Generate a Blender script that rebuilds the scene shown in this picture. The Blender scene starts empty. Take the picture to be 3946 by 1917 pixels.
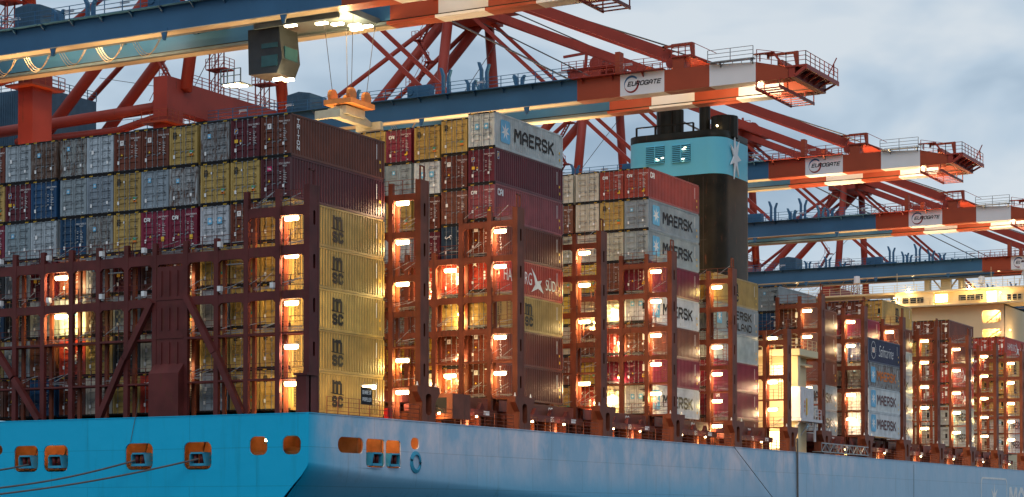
import bpy, math, random
from mathutils import Vector, Matrix
random.seed(7)
R = math.radians
S = bpy.context.scene
COL = S.collection

# ------------------------------------------------------------------ camera
cam_d = bpy.data.cameras.new('camera'); cam = bpy.data.objects.new('camera', cam_d); COL.objects.link(cam); S.camera = cam
W_, H_ = 3946.0, 1917.0
YAW, PIT, ROL = R(-28.99863), R(1.391716), R(0.0393624)
fw = Vector((math.sin(YAW)*math.cos(PIT), math.cos(YAW)*math.cos(PIT), math.sin(PIT)))
rt = Vector((math.cos(YAW), -math.sin(YAW), 0.0)); up = rt.cross(fw)
r2 = rt*math.cos(ROL)+up*math.sin(ROL); u2 = up*math.cos(ROL)-rt*math.sin(ROL)
m = Matrix((r2, u2, -fw)).transposed().to_4x4(); m.translation = Vector((78.47113, -112.88841, -7.282825))
cam.matrix_world = m
cam_d.sensor_width = 36; cam_d.sensor_fit = 'HORIZONTAL'
cam_d.lens = 7739.63/W_*36
cam_d.shift_x = (W_/2-1900.0)/W_; cam_d.shift_y = (1805.7-H_/2)/W_
cam_d.clip_end = 20000; cam_d.clip_start = 0.5

# ------------------------------------------------------------------ sky
w = bpy.data.worlds.new('World'); S.world = w; w.use_nodes = True
nt = w.node_tree; N = nt.nodes; L = nt.links
bg = N['Background']
sky = N.new('ShaderNodeTexSky'); sky.sky_type = 'NISHITA'; sky.sun_disc = False
sky.sun_elevation = R(40); sky.sun_rotation = R(151)
tc = N.new('ShaderNodeTexCoord'); mp = N.new('ShaderNodeMapping'); mp.inputs['Scale'].default_value = (5.0, 5.0, 13.0)
L.new(tc.outputs['Generated'], mp.inputs[0])
n1 = N.new('ShaderNodeTexNoise'); n1.inputs['Scale'].default_value = 1.5; n1.inputs['Detail'].default_value = 4; n1.inputs['Roughness'].default_value = .5
n1.inputs['Distortion'].default_value = .35
L.new(mp.outputs[0], n1.inputs['Vector'])
cr = N.new('ShaderNodeValToRGB'); e = cr.color_ramp.elements
e[0].position = .33; e[0].color = (.34, .46, .59, 1); e[1].position = .66; e[1].color = (.72, .79, .85, 1)
x = e.new(.50); x.color = (.53, .65, .77, 1)
L.new(n1.outputs['Fac'], cr.inputs[0])
sc_ = N.new('ShaderNodeMixRGB'); sc_.blend_type = 'MULTIPLY'; sc_.inputs[0].default_value = 1; sc_.inputs[2].default_value = (.06, .06, .06, 1)
L.new(sky.outputs[0], sc_.inputs[1])
mx = N.new('ShaderNodeMixRGB'); mx.inputs[0].default_value = .88
L.new(sc_.outputs[0], mx.inputs[1]); L.new(cr.outputs[0], mx.inputs[2]); L.new(mx.outputs[0], bg.inputs[0])
bg.inputs[1].default_value = 1.0
sd = bpy.data.lights.new('sun', 'SUN'); sd.energy = .62; sd.angle = R(30); sd.color = (1, .95, .92)
so = bpy.data.objects.new('sun', sd); COL.objects.link(so)
so.rotation_euler = Vector((-.55, 1, -.95)).to_track_quat('-Z', 'Y').to_euler()
S.view_settings.view_transform = 'Standard'; S.view_settings.look = 'None'; S.view_settings.exposure = 0; S.view_settings.gamma = 1
S.cycles.max_bounces = 5; S.cycles.diffuse_bounces = 3; S.cycles.glossy_bounces = 3; S.cycles.transmission_bounces = 3
S.cycles.caustics_reflective = False; S.cycles.caustics_refractive = False; S.cycles.sample_clamp_indirect = 4
S.cycles.use_light_tree = True

# ------------------------------------------------------------------ materials
MATS = {}
def principled(name, col, rough=.55, metal=0.0, noise=.12, nscale=1.5, bump=0.0, rustamt=0.0, spec=.22, streak=False):
    if name in MATS: return MATS[name]
    mt = bpy.data.materials.new(name); mt.use_nodes = True; t = mt.node_tree; n = t.nodes; l = t.links
    b = n['Principled BSDF']; b.inputs['Roughness'].default_value = rough; b.inputs['Metallic'].default_value = metal
    b.inputs['Specular IOR Level'].default_value = spec
    tcn = n.new('ShaderNodeTexCoord'); no = n.new('ShaderNodeTexNoise'); no.inputs['Scale'].default_value = nscale; no.inputs['Detail'].default_value = 5
    l.new(tcn.outputs['Object'], no.inputs['Vector'])
    mr = n.new('ShaderNodeMapRange'); mr.inputs[1].default_value = .3; mr.inputs[2].default_value = .7; mr.inputs[3].default_value = 1-noise; mr.inputs[4].default_value = 1+noise
    l.new(no.outputs['Fac'], mr.inputs[0])
    mu = n.new('ShaderNodeMixRGB'); mu.blend_type = 'MULTIPLY'; mu.inputs[0].default_value = 1; mu.inputs[1].default_value = (*col, 1)
    l.new(mr.outputs[0], mu.inputs[2]); out = mu.outputs[0]
    if rustamt > 0:
        mp = n.new('ShaderNodeMapping'); mp.inputs['Scale'].default_value = (2.2, 2.2, .35)
        l.new(tcn.outputs['Object'], mp.inputs[0])
        n2 = n.new('ShaderNodeTexNoise'); n2.inputs['Scale'].default_value = 1.3; n2.inputs['Detail'].default_value = 7; n2.inputs['Roughness'].default_value = .7
        l.new(mp.outputs[0], n2.inputs['Vector'])
        r = n.new('ShaderNodeMapRange'); r.inputs[1].default_value = .62-rustamt*.2; r.inputs[2].default_value = .72-rustamt*.1; r.inputs[4].default_value = .85
        l.new(n2.outputs['Fac'], r.inputs[0])
        m2 = n.new('ShaderNodeMixRGB'); l.new(r.outputs[0], m2.inputs[0]); l.new(out, m2.inputs[1]); m2.inputs[2].default_value = (.10, .035, .018, 1)
        out = m2.outputs[0]
    l.new(out, b.inputs['Base Color'])
    MATS[name] = mt; return mt
def emis(name, col, st):
    if name in MATS: return MATS[name]
    mt = bpy.data.materials.new(name); mt.use_nodes = True; b = mt.node_tree.nodes['Principled BSDF']
    b.inputs['Base Color'].default_value = (.8, .8, .8, 1); b.inputs['Emission Color'].default_value = (*col, 1); b.inputs['Emission Strength'].default_value = st
    MATS[name] = mt; return mt
def paint_mat():
    "container paint: colour from the object, rust amount from the object's own property"
    mt = bpy.data.materials.new('container_paint'); mt.use_nodes = True; t = mt.node_tree; n = t.nodes; l = t.links
    b = n['Principled BSDF']; b.inputs['Roughness'].default_value = .38; b.inputs['Specular IOR Level'].default_value = .25
    oi = n.new('ShaderNodeObjectInfo'); tcn = n.new('ShaderNodeTexCoord')
    rust = n.new('ShaderNodeAttribute'); rust.attribute_type = 'OBJECT'; rust.attribute_name = 'rust'
    off = n.new('ShaderNodeVectorMath'); off.operation = 'ADD'
    sc = n.new('ShaderNodeVectorMath'); sc.operation = 'SCALE'; sc.inputs[3].default_value = 37.0
    cmb = n.new('ShaderNodeCombineXYZ'); l.new(oi.outputs['Random'], cmb.inputs[0]); l.new(oi.outputs['Random'], cmb.inputs[1]); l.new(oi.outputs['Random'], cmb.inputs[2])
    l.new(cmb.outputs[0], sc.inputs[0]); l.new(tcn.outputs['Object'], off.inputs[0]); l.new(sc.outputs[0], off.inputs[1])
    no = n.new('ShaderNodeTexNoise'); no.inputs['Scale'].default_value = .9; no.inputs['Detail'].default_value = 6; l.new(off.outputs[0], no.inputs['Vector'])
    mr = n.new('ShaderNodeMapRange'); mr.inputs[1].default_value = .3; mr.inputs[2].default_value = .7; mr.inputs[3].default_value = .78; mr.inputs[4].default_value = 1.16
    l.new(no.outputs['Fac'], mr.inputs[0])
    mu = n.new('ShaderNodeMixRGB'); mu.blend_type = 'MULTIPLY'; mu.inputs[0].default_value = 1; l.new(oi.outputs['Color'], mu.inputs[1]); l.new(mr.outputs[0], mu.inputs[2])
    mp = n.new('ShaderNodeMapping'); mp.inputs['Scale'].default_value = (3.0, 3.0, .7); l.new(off.outputs[0], mp.inputs[0])
    n2 = n.new('ShaderNodeTexNoise'); n2.inputs['Scale'].default_value = 1.6; n2.inputs['Detail'].default_value = 8; n2.inputs['Roughness'].default_value = .72; l.new(mp.outputs[0], n2.inputs['Vector'])
    ad = n.new('ShaderNodeMath'); ad.operation = 'MULTIPLY_ADD'; ad.inputs[1].default_value = .30; l.new(rust.outputs['Fac'], ad.inputs[0]); l.new(n2.outputs['Fac'], ad.inputs[2])
    r = n.new('ShaderNodeMapRange'); r.inputs[1].default_value = .66; r.inputs[2].default_value = .80; r.inputs[4].default_value = .9; l.new(ad.outputs[0], r.inputs[0])
    m2 = n.new('ShaderNodeMixRGB'); l.new(r.outputs[0], m2.inputs[0]); l.new(mu.outputs[0], m2.inputs[1]); m2.inputs[2].default_value = (.085, .038, .022, 1)
    l.new(m2.outputs[0], b.inputs['Base Color'])
    rr = n.new('ShaderNodeMapRange'); rr.inputs[3].default_value = .36; rr.inputs[4].default_value = .8; l.new(r.outputs[0], rr.inputs[0]); l.new(rr.outputs[0], b.inputs['Roughness'])
    MATS['paint'] = mt; return mt
PAINT = paint_mat()
M_DARK = principled('frame_dark', (.012, .011, .012), .7)
M_BAR = principled('bar_zinc', (.20, .22, .24), .45, .4)
M_WHITE = principled('lettering_white', (.75, .75, .75), .6)
M_BLACK = principled('lettering_black', (.012, .012, .016), .6)
M_SBLUE = principled('emblem_blue', (.13, .42, .66), .5)
M_YEL = principled('sticker_yellow', (.75, .45, .04), .6)
M_GREEN = principled('sticker_green', (.03, .30, .16), .6)
M_ORA = principled('sticker_orange', (.65, .17, .02), .6)
M_SHIP = principled('ship_maroon', (.105, .022, .020), .5, noise=.3, nscale=.6, rustamt=.35)
M_SHIPB = principled('ship_redbrown', (.175, .046, .024), .5, noise=.3, nscale=.6, rustamt=.5)
M_DECK = principled('deck_brown', (.10, .03, .018), .7, noise=.35, rustamt=.5)
M_GALV = principled('galvanised', (.30, .31, .32), .45, .5)
M_RED = principled('crane_red', (.29, .042, .028), .45, noise=.12, nscale=.4, rustamt=.08)
M_REDO = principled('crane_orange_red', (.31, .058, .026), .45, noise=.1, nscale=.3)
M_CBLUE = principled('crane_blue', (.040, .125, .235), .42, noise=.08, nscale=.3)
M_CGREY = principled('crane_greyblue', (.10, .13, .15), .5, noise=.2, nscale=.5)
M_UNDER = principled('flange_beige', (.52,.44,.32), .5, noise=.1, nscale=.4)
M_CWHITE = principled('crane_white', (.68, .69, .72), .45, noise=.05, nscale=.4)
M_CLAD = principled('cladding_blue', (.045, .10, .16), .5)
M_CREAM = principled('house_cream', (.66, .54, .33), .5, noise=.05, nscale=.3)
M_FBLUE = principled('funnel_cyan', (.14, .52, .66), .3, noise=.05, nscale=.3)
M_FBLACK = principled('funnel_black', (.017, .014, .009), .40, noise=.5, nscale=.5, spec=.12, rustamt=.15)
M_ROPE = principled('rope_grey', (.12, .11, .11), .9)
M_GLASS = principled('dark_glass', (.02, .025, .03), .1)
M_LAMP = emis('lamp_warm', (1, .72, .34), 18)
M_LAMPW = emis('lamp_white', (1, .84, .52), 16)
M_LAMPO = emis('lamp_amber', (1, .45, .10), 14)

# ------------------------------------------------------------------ helpers
class MB:
    def __init__(s): s.v = []; s.f = []; s.m = []; s.mats = []; s.cur = 0
    def mat(s, m):
        if m not in s.mats: s.mats.append(m)
        s.cur = s.mats.index(m); return s
    def poly(s, pts):
        i = len(s.v); s.v += [tuple(p) for p in pts]; s.f.append(tuple(range(i, i+len(pts)))); s.m.append(s.cur)
    def box(s, x0, x1, y0, y1, z0, z1):
        i = len(s.v)
        s.v += [(x0,y0,z0),(x1,y0,z0),(x1,y1,z0),(x0,y1,z0),(x0,y0,z1),(x1,y0,z1),(x1,y1,z1),(x0,y1,z1)]
        for q in ((0,3,2,1),(4,5,6,7),(0,1,5,4),(1,2,6,5),(2,3,7,6),(3,0,4,7)): s.f.append(tuple(i+k for k in q)); s.m.append(s.cur)
        return s
    def beam(s, a, b, w, h):
        "square bar from a to b, w wide, h tall"
        a = Vector(a); b = Vector(b); d = (b-a).normalized()
        u = Vector((0,0,1)) if abs(d.z) < .95 else Vector((0,1,0))
        sdv = d.cross(u).normalized(); u = sdv.cross(d); i = len(s.v)
        for p in (a, b):
            for p1, p2 in ((-1,-1),(1,-1),(1,1),(-1,1)): s.v.append(tuple(p+sdv*(w/2*p1)+u*(h/2*p2)))
        for q in ((0,1,2,3),(7,6,5,4),(0,4,5,1),(1,5,6,2),(2,6,7,3),(3,7,4,0)): s.f.append(tuple(i+k for k in q)); s.m.append(s.cur)
        return s
    def tube(s, pts, r, n=6, r2=None):
        pts = [Vector(p) for p in pts]; rings = []
        for k, p in enumerate(pts):
            d = (pts[min(k+1, len(pts)-1)]-pts[max(k-1, 0)]).normalized()
            u = Vector((0,0,1)) if abs(d.z) < .95 else Vector((0,1,0))
            a = d.cross(u).normalized(); b = a.cross(d)
            rr = r if r2 is None else r+(r2-r)*k/(len(pts)-1)
            i = len(s.v)
            for j in range(n):
                t = 2*math.pi*j/n; s.v.append(tuple(p+a*rr*math.cos(t)+b*rr*math.sin(t)))
            rings.append(i)
        for a, b in zip(rings, rings[1:]):
            for j in range(n): s.f.append((a+j, a+(j+1)%n, b+(j+1)%n, b+j)); s.m.append(s.cur)
        s.f.append(tuple(rings[0]+j for j in reversed(range(n)))); s.m.append(s.cur)
        s.f.append(tuple(rings[-1]+j for j in range(n))); s.m.append(s.cur)
        return s
    def prism(s, pts, off):
        "closed polygon extruded by the vector off"
        o = Vector(off); n = len(pts); i = len(s.v)
        s.v += [tuple(p) for p in pts]+[tuple(Vector(p)+o) for p in pts]
        s.f.append(tuple(range(i, i+n))); s.f.append(tuple(reversed(range(i+n, i+2*n)))); s.m += [s.cur]*2
        for k in range(n): s.f.append((i+k, i+n+k, i+n+(k+1)%n, i+(k+1)%n)); s.m.append(s.cur)
        return s
    def add(s, mesh, mat4=None, m=None):
        if m is not None: s.mat(m)
        i = len(s.v)
        for v in mesh.vertices: s.v.append(tuple(mat4 @ v.co if mat4 else v.co))
        for p in mesh.polygons: s.f.append(tuple(i+k for k in p.vertices)); s.m.append(s.cur)
        return s
    def rail(s, pts, h=1.1, step=1.5, r=.03, rows=3):
        "guard rail along the points"
        for a, b in zip(pts, pts[1:]):
            a = Vector(a); b = Vector(b); n = max(1, round((b-a).length/step))
            for k in range(n+1):
                p = a.lerp(b, k/n); s.beam(p, p+Vector((0,0,h)), r*1.3, r*1.3)
            for q in range(rows):
                z = Vector((0,0,h*(q+1)/rows)); s.beam(a+z, b+z, r, r)
        return s
    def mesh(s, name):
        me = bpy.data.meshes.new(name); me.from_pydata(s.v, [], s.f)
        for mt in s.mats: me.materials.append(mt)
        if len(s.mats) > 1: me.polygons.foreach_set('material_index', s.m)
        me.update(); return me
    def build(s, name, mat=None, parent=None, smooth=False):
        if mat is not None and not s.mats: s.mats = [mat]
        me = s.mesh(name)
        if smooth:
            me.polygons.foreach_set('use_smooth', [True]*len(me.polygons))
        return link(name, me, parent)
def link(name, me, parent=None, loc=None):
    o = bpy.data.objects.new(name, me); COL.objects.link(o)
    if parent is not None: o.parent = parent
    if loc is not None: o.location = loc
    return o
def tag(o, label, cat, group=None):
    o['label'] = label; o['category'] = cat
    if group: o['group'] = group
    return o
def empty(name, loc=(0,0,0), parent=None):
    o = bpy.data.objects.new(name, None); COL.objects.link(o); o.location = loc; o.empty_display_size = .3
    if parent is not None: o.parent = parent
    return o
def struct(o): o['kind'] = 'structure'; return o
FACE_AFT = Matrix(((1,0,0,0),(0,0,-1,0),(0,1,0,0),(0,0,0,1)))       # text plane looks towards -Y
FACE_SIDE = Matrix(((0,0,1,0),(1,0,0,0),(0,1,0,0),(0,0,0,1)))       # text plane looks towards +X
_T = {}
def text(s, bold=0.0, shear=0.0, space=1.0):
    "flat lettering, 1 unit high capitals, origin bottom left; returns (mesh, width)"
    k = (s, bold, shear, space)
    if k in _T: return _T[k]
    cu = bpy.data.curves.new('t', 'FONT'); cu.body = s; cu.offset = bold; cu.shear = shear; cu.space_character = space; cu.resolution_u = 3; cu.size = 1.0
    o = bpy.data.objects.new('t', cu); sc2 = TS; sc2.collection.objects.link(o)
    me = bpy.data.meshes.new_from_object(o)
    me.materials.clear()
    sc2.collection.objects.unlink(o); bpy.data.objects.remove(o)
    xs = [v.co.x for v in me.vertices]; ys = [v.co.y for v in me.vertices]
    if not xs: _T[k] = (me, 0); return _T[k]
    x0, x1, y0, y1 = min(xs), max(xs), min(ys), max(ys); h = y1-y0
    for v in me.vertices: v.co.x = (v.co.x-x0)/h; v.co.y = (v.co.y-y0)/h
    _T[k] = (me, (x1-x0)/h); return _T[k]
TS = bpy.data.scenes.new('lettering')
def filled(outer, holes, depth):
    "2D outline with holes, extruded; lies in the XY plane from z=0 to z=depth"
    cu = bpy.data.curves.new('p', 'CURVE'); cu.dimensions = '2D'; cu.fill_mode = 'BOTH'; cu.extrude = depth/2
    for loop in [outer]+list(holes):
        sp = cu.splines.new('POLY'); sp.points.add(len(loop)-1); sp.use_cyclic_u = True
        for p, q in zip(sp.points, loop): p.co = (q[0], q[1], 0, 1)
    o = bpy.data.objects.new('p', cu); TS.collection.objects.link(o)
    me = bpy.data.meshes.new_from_object(o); me.materials.clear()
    TS.collection.objects.unlink(o); bpy.data.objects.remove(o)
    for v in me.vertices: v.co.z += depth/2
    return me
def rrect(x0, x1, y0, y1, r, n=5):
    r = min(r, (x1-x0)/2-.001, (y1-y0)/2-.001); out = []
    for cx, cy, a in ((x1-r,y1-r,0),(x0+r,y1-r,90),(x0+r,y0+r,180),(x1-r,y0+r,270)):
        for k in range(n+1):
            t = R(a+90*k/n); out.append((cx+r*math.cos(t), cy+r*math.sin(t)))
    return out
def star(cx, cy, r, n=7, ri=.40, rot=90, sy=1.0):
    out = []
    for k in range(2*n):
        t = R(rot)+math.pi*k/n; q = r if k % 2 == 0 else r*ri
        out.append((cx+q*math.cos(t), cy+sy*q*math.sin(t)))
    return out
def T3(fr, x, y, z): return Matrix.Translation((x, y, z)) @ fr
def put(mb, s, fr, pos, h, m, wid=None, bold=0.0, shear=0.0, space=1.0, align=0):
    "lettering of cap height h at pos (bottom left)"
    me, wd = text(s, bold, shear, space)
    sx = h if wid is None else wid/max(wd, .01)
    mat = Matrix.Translation(pos) @ fr @ Matrix.Diagonal((sx, h, 1, 1)) @ Matrix.Translation((-wd*align, 0, 0))
    mb.add(me, mat, m)
GL = {'A':('0,0 0,.75 .25,1 .45,1 .7,.75 .7,0','0,.4 .7,.4'),'B':('0,0 0,1 .5,1 .65,.85 .65,.62 .5,.52 0,.52','.5,.52 .7,.38 .7,.15 .55,0 0,0'),'C':('.7,.8 .55,1 .15,1 0,.85 0,.15 .15,0 .55,0 .7,.2',),
'D':('0,0 0,1 .45,1 .7,.8 .7,.2 .45,0 0,0',),'E':('.65,1 0,1 0,0 .65,0','0,.5 .55,.5'),'F':('.65,1 0,1 0,0','0,.5 .55,.5'),'G':('.7,.8 .55,1 .15,1 0,.85 0,.15 .15,0 .7,0 .7,.45 .4,.45',),
'H':('0,0 0,1','.7,0 .7,1','0,.5 .7,.5'),'I':('.05,0 .05,1',),'K':('0,0 0,1','.68,1 .1,.5 .3,.5 .7,0'),'L':('0,1 0,0 .6,0',),'M':('0,0 0,1 .15,1 .42,.45 .69,1 .84,1 .84,0',),
'N':('0,0 0,1 .7,0 .7,1',),'O':('.15,0 0,.15 0,.85 .15,1 .55,1 .7,.85 .7,.15 .55,0 .15,0',),'P':('0,0 0,1 .55,1 .7,.85 .7,.6 .55,.46 0,.46',),'R':('0,0 0,1 .55,1 .7,.87 .7,.6 .55,.46 0,.46','.4,.46 .7,0'),
'S':('.7,.82 .55,1 .15,1 0,.87 0,.66 .15,.53 .55,.49 .7,.36 .7,.15 .55,0 .15,0 0,.17',),'T':('0,1 .7,1','.35,1 .35,0'),'U':('0,1 0,.15 .15,0 .55,0 .7,.15 .7,1',),'V':('0,1 .35,0 .7,1',),'W':('0,1 .2,0 .42,.8 .64,0 .84,1',),
'X':('0,0 .7,1','0,1 .7,0'),'Y':('0,1 .35,.5 .7,1','.35,.5 .35,0'),'Z':('0,1 .7,1 0,0 .7,0',),' ':(),
'0':('.12,0 0,.15 0,.85 .12,1 .45,1 .57,.85 .57,.15 .45,0 .12,0',),'1':('.1,.8 .3,1 .3,0',),'2':('0,.8 .12,1 .45,1 .57,.85 .57,.62 0,.1 0,0 .57,0',),'3':('0,.85 .12,1 .45,1 .57,.85 .57,.62 .4,.52 .57,.4 .57,.15 .45,0 .12,0 0,.15',),
'4':('.45,0 .45,1 0,.3 .6,.3',),'5':('.55,1 0,1 0,.58 .42,.58 .57,.45 .57,.15 .45,0 0,0',),'6':('.55,1 .12,1 0,.85 0,.15 .12,0 .45,0 .57,.15 .57,.42 .45,.55 0,.55',),'7':('0,1 .57,1 .25,0',),
'8':('.12,.52 0,.65 0,.87 .12,1 .45,1 .57,.87 .57,.65 .45,.52 .12,.52 0,.4 0,.13 .12,0 .45,0 .57,.13 .57,.4 .45,.52',),'9':('0,0 .45,0 .57,.15 .57,.85 .45,1 .12,1 0,.85 0,.55 .12,.45 .57,.45',)}
def block(mb, st, fr, pos, h, wid, m, th=.15, gap=.30):
    "block lettering drawn with strokes, cap height h, total width wid"
    adv = []; x = 0
    ws = {}
    for ch in st:
        pts = [tuple(map(float, q.split(','))) for pl in GL[ch] for q in pl.split()]
        wd = max([p[0] for p in pts], default=.3); ws[ch] = wd; adv.append(x); x += wd+gap
    tot = x-gap+th; sx = wid/tot; sy = h*(1-th); M = Matrix.Translation(pos) @ fr; mb.mat(m); n = 0
    for ch, ax in zip(st, adv):
        for pl in GL[ch]:
            P = [tuple(map(float, q.split(','))) for q in pl.split()]
            P = [((ax+p[0]+th/2)*sx, p[1]*sy+h*th/2) for p in P]; hx = th*sx/2; hy = th*h/2; hw = (hx+hy)/2
            for a, b in zip(P, P[1:]):
                dx, dy = b[0]-a[0], b[1]-a[1]; L_ = math.hypot(dx, dy); ux, uy = dx/L_, dy/L_
                ex, ey = ux*hw*.7, uy*hw*.7; nx, ny = -uy*hw, ux*hw; n += 1; z = .0004*(n % 3)
                mb.poly([M @ Vector(q) for q in ((a[0]-ex-nx,a[1]-ey-ny,z),(b[0]+ex-nx,b[1]+ey-ny,z),(b[0]+ex+nx,b[1]+ey+ny,z),(a[0]-ex+nx,a[1]-ey+ny,z))])
def flat(mb, loop, fr, pos, m):
    mb.mat(m); M = Matrix.Translation(pos) @ fr; mb.poly([M @ Vector((p[0], p[1], 0)) for p in loop])

# ================================================================== SETTING
def mat_water():
    mt = principled('harbour_water', (.02, .035, .045), .12, noise=.2, nscale=.05)
    t = mt.node_tree; n = t.nodes; l = t.links; b = n['Principled BSDF']
    tcn = n.new('ShaderNodeTexCoord'); no = n.new('ShaderNodeTexNoise'); no.inputs['Scale'].default_value = .5; no.inputs['Detail'].default_value = 4
    l.new(tcn.outputs['Object'], no.inputs['Vector']); bp = n.new('ShaderNodeBump'); bp.inputs['Strength'].default_value = .5; l.new(no.outputs['Fac'], bp.inputs['Height']); l.new(bp.outputs[0], b.inputs['Normal'])
    return mt
g = MB(); g.poly([(-60,-3000,0),(3000,-3000,0),(3000,5000,0),(-60,5000,0)])
o = g.build('harbour_water', mat_water()); o.location = (0,0,-16.5); struct(o)
g = MB(); g.box(-4000,-60,-3000,5000,-12,0)
o = g.build('quay', principled('quay_concrete', (.18,.17,.16), .85, noise=.2, nscale=.1)); o.location = (0,0,-9.5); struct(o)

# ================================================================== CONTAINERS
H1 = 2.914; LEN = 12.19; WID = 2.438; HT = 2.885
CR = [0, -2.55, -5.15, -7.90, -10.42, -12.93, -15.44, -17.93, -20.75, -23.25, -25.78]    # right edge of each column
def cbody_mesh():
    b = MB(); b.mat(PAINT); X0, X1 = -WID, 0; P = .17
    n = 35; y0, y1 = P, LEN-P; st = (y1-y0)/n; prof = []
    for k in range(n):
        a = y0+k*st; prof += [(a, 0), (a+st*.30, 0), (a+st*.44, -.055), (a+st*.86, -.055)]
    prof.append((y1, 0))
    for side in (1, -1):
        xs = (X1-.012) if side > 0 else (X0+.012)
        for (ya, da), (yb, db) in zip(prof, prof[1:]):
            q = [(xs+side*da, ya, .16), (xs+side*db, yb, .16), (xs+side*db, yb, HT-.11), (xs+side*da, ya, HT-.11)]
            b.poly(q if side > 0 else q[::-1])
        for z0, z1 in ((0, .165), (HT-.115, HT)): b.box(X1-.06 if side > 0 else X0, X1 if side > 0 else X0+.06, .16, LEN-.16, z0, z1)
    for px in (X0, X1-.16):
        for py in (0, LEN-.16): b.box(px+.002, px+.158, py+.002, py+.158, .12, HT-.12)
    b.box(X0+.06, X1-.06, .16, LEN-.16, HT-.05, HT-.02)       # roof
    b.box(X0+.06, X1-.06, .10, LEN-.1, .08, .14)
    b.box(X0+.15, X1-.15, LEN-.14, LEN-.06, .14, HT-.1)      # far end
    b.mat(M_DARK)
    for px in (X0, X1-.165):
        for py in (0, LEN-.165):
            for z in (0, HT-.125): b.box(px-.003, px+.168, py-.003, py+.168, z, z+.125)
    b.box(X0+.165, X1-.165, .02, .14, HT-.12, HT-.0); b.box(X0+.165, X1-.165, .02, .14, .0, .13)
    b.box(X0+.15, X1-.15, .10, .12, .12, HT-.1)
    b.mat(M_YEL)
    for k in range(4):
        for xx in (X0+.22, X1-.50): b.prism([(xx+k*.08,.012,HT-.1),(xx+k*.08+.04,.012,HT-.1),(xx+k*.08+.07,.012,HT-.01),(xx+k*.08+.03,.012,HT-.01)], (0,.006,0))
    return b.mesh('container_body')
def cdoor_mesh(side):
    b = MB(); b.mat(PAINT); c = -WID/2
    x0, x1 = (-WID+.165, c-.02) if side == 0 else (c+.02, -.165)
    z0, z1 = .13, HT-.13; b.box(x0, x0+.09, .035, .095, z0, z1); b.box(x1-.09, x1, .035, .095, z0, z1)
    zs = [z0]; nr = 5; st = (z1-z0)/nr
    # recessed panels between horizontal ribs
    for k in range(nr):
        a = z0+k*st; b.box(x0+.09, x1-.09, .035, .095, a, a+st*.30)
        ya, yb = .040, .085
        b.poly([(x0+.09,ya,a+st*.30),(x1-.09,ya,a+st*.30),(x1-.09,yb,a+st*.42),(x0+.09,yb,a+st*.42)])
        b.poly([(x0+.09,yb,a+st*.42),(x1-.09,yb,a+st*.42),(x1-.09,yb,a+st*.88),(x0+.09,yb,a+st*.88)])
        b.poly([(x0+.09,yb,a+st*.88),(x1-.09,yb,a+st*.88),(x1-.09,ya,a+st),(x0+.09,ya,a+st)])
    b.box(x0, x1, .035, .095, z1-.05, z1)
    return b.mesh('door')
def cbars_mesh(side):
    b = MB(); c = -WID/2
    for dx in ((.30, .82) if side == 0 else (.25, .77)):
        x = (-WID+.165+dx) if side == 0 else (c+.02+dx-.05)
        b.tube([(x, .01, .10), (x, .01, HT-.10)], .021, 5)
        for z in (.12, HT-.14, .95, 1.9): b.box(x-.05, x+.05, -.01, .035, z-.03, z+.03)
        b.box(x-.02, x+.26, -.012, .005, 1.02-.02, 1.02+.02)
    return b.mesh('locking_bars')
BODY = cbody_mesh(); DOOR = [cdoor_mesh(0), cdoor_mesh(1)]
BARS = [cbars_mesh(0), cbars_mesh(1)]
for q in BARS: q.materials.append(M_BAR)

# colour, rust, colour word, tone of lettering, door mark, side mark
KIND = {
 'T': ((.130,.032,.016), .0, 'maroon', M_WHITE, 'triton', 'TRITON'),
 'P': ((.135,.034,.016), .05, 'plain maroon', M_WHITE, 'plain', None),
 'F': ((.100,.012,.020), .0, 'wine red', M_WHITE, 'flag', 'flag'),
 'L': ((.090,.017,.022), .05, 'dark maroon', M_WHITE, 'tal', None),
 'M': ((.44,.29,.085), .0, 'ochre', M_BLACK, 'msc', 'msc'),
 'Y': ((.52,.36,.05), .1, 'bright yellow', M_BLACK, 'msc', 'msc'),
 'G': ((.24,.29,.33), .12, 'blue grey', M_BLACK, 'star', 'maersk'),
 'g': ((.34,.39,.42), .1, 'light grey', M_BLACK, 'plain', 'maersk'),
 'R': ((.27,.29,.30), .62, 'rust streaked grey', M_BLACK, 'star', 'maersk'),
 'B': ((.20,.17,.15), .85, 'rust brown and grey', M_BLACK, 'star', 'maersk'),
 'N': ((.012,.055,.13), .05, 'navy blue', M_WHITE, 'plain', None),
 'n': ((.02,.04,.07), .05, 'slate blue', M_WHITE, 'seahorse', None),
 'C': ((.19,.016,.040), .0, 'crimson', M_WHITE, 'cai', 'cai'),
 'p': ((.23,.055,.065), .05, 'faded pink red', M_WHITE, 'cai', 'cai'),
 'c': ((.26,.040,.030), .05, 'brick red', M_WHITE, 'cai', 'cai'),
 'O': ((.17,.060,.035), .2, 'brown', M_WHITE, 'plain', None),
 'K': ((.46,.43,.35), .15, 'cream', M_BLACK, 'plain', 'maersk'),
 'H': ((.34,.040,.025), .05, 'bright red', M_WHITE, 'gull', 'hamburg'),
 'W': ((.50,.53,.55), .22, 'white', M_BLACK, 'twostar', 'maersk'),
 'E': ((.04,.22,.18), .1, 'teal', M_WHITE, 'plain', None),
 'D': ((.03,.028,.03), .1, 'black', M_WHITE, 'tex', None),
 'V': ((.38,.42,.55), .1, 'lavender blue', M_BLACK, 'plain', None),
 'S': ((.018,.022,.07), .05, 'dark blue', M_WHITE, 'plain', 'saf'),
}
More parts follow.
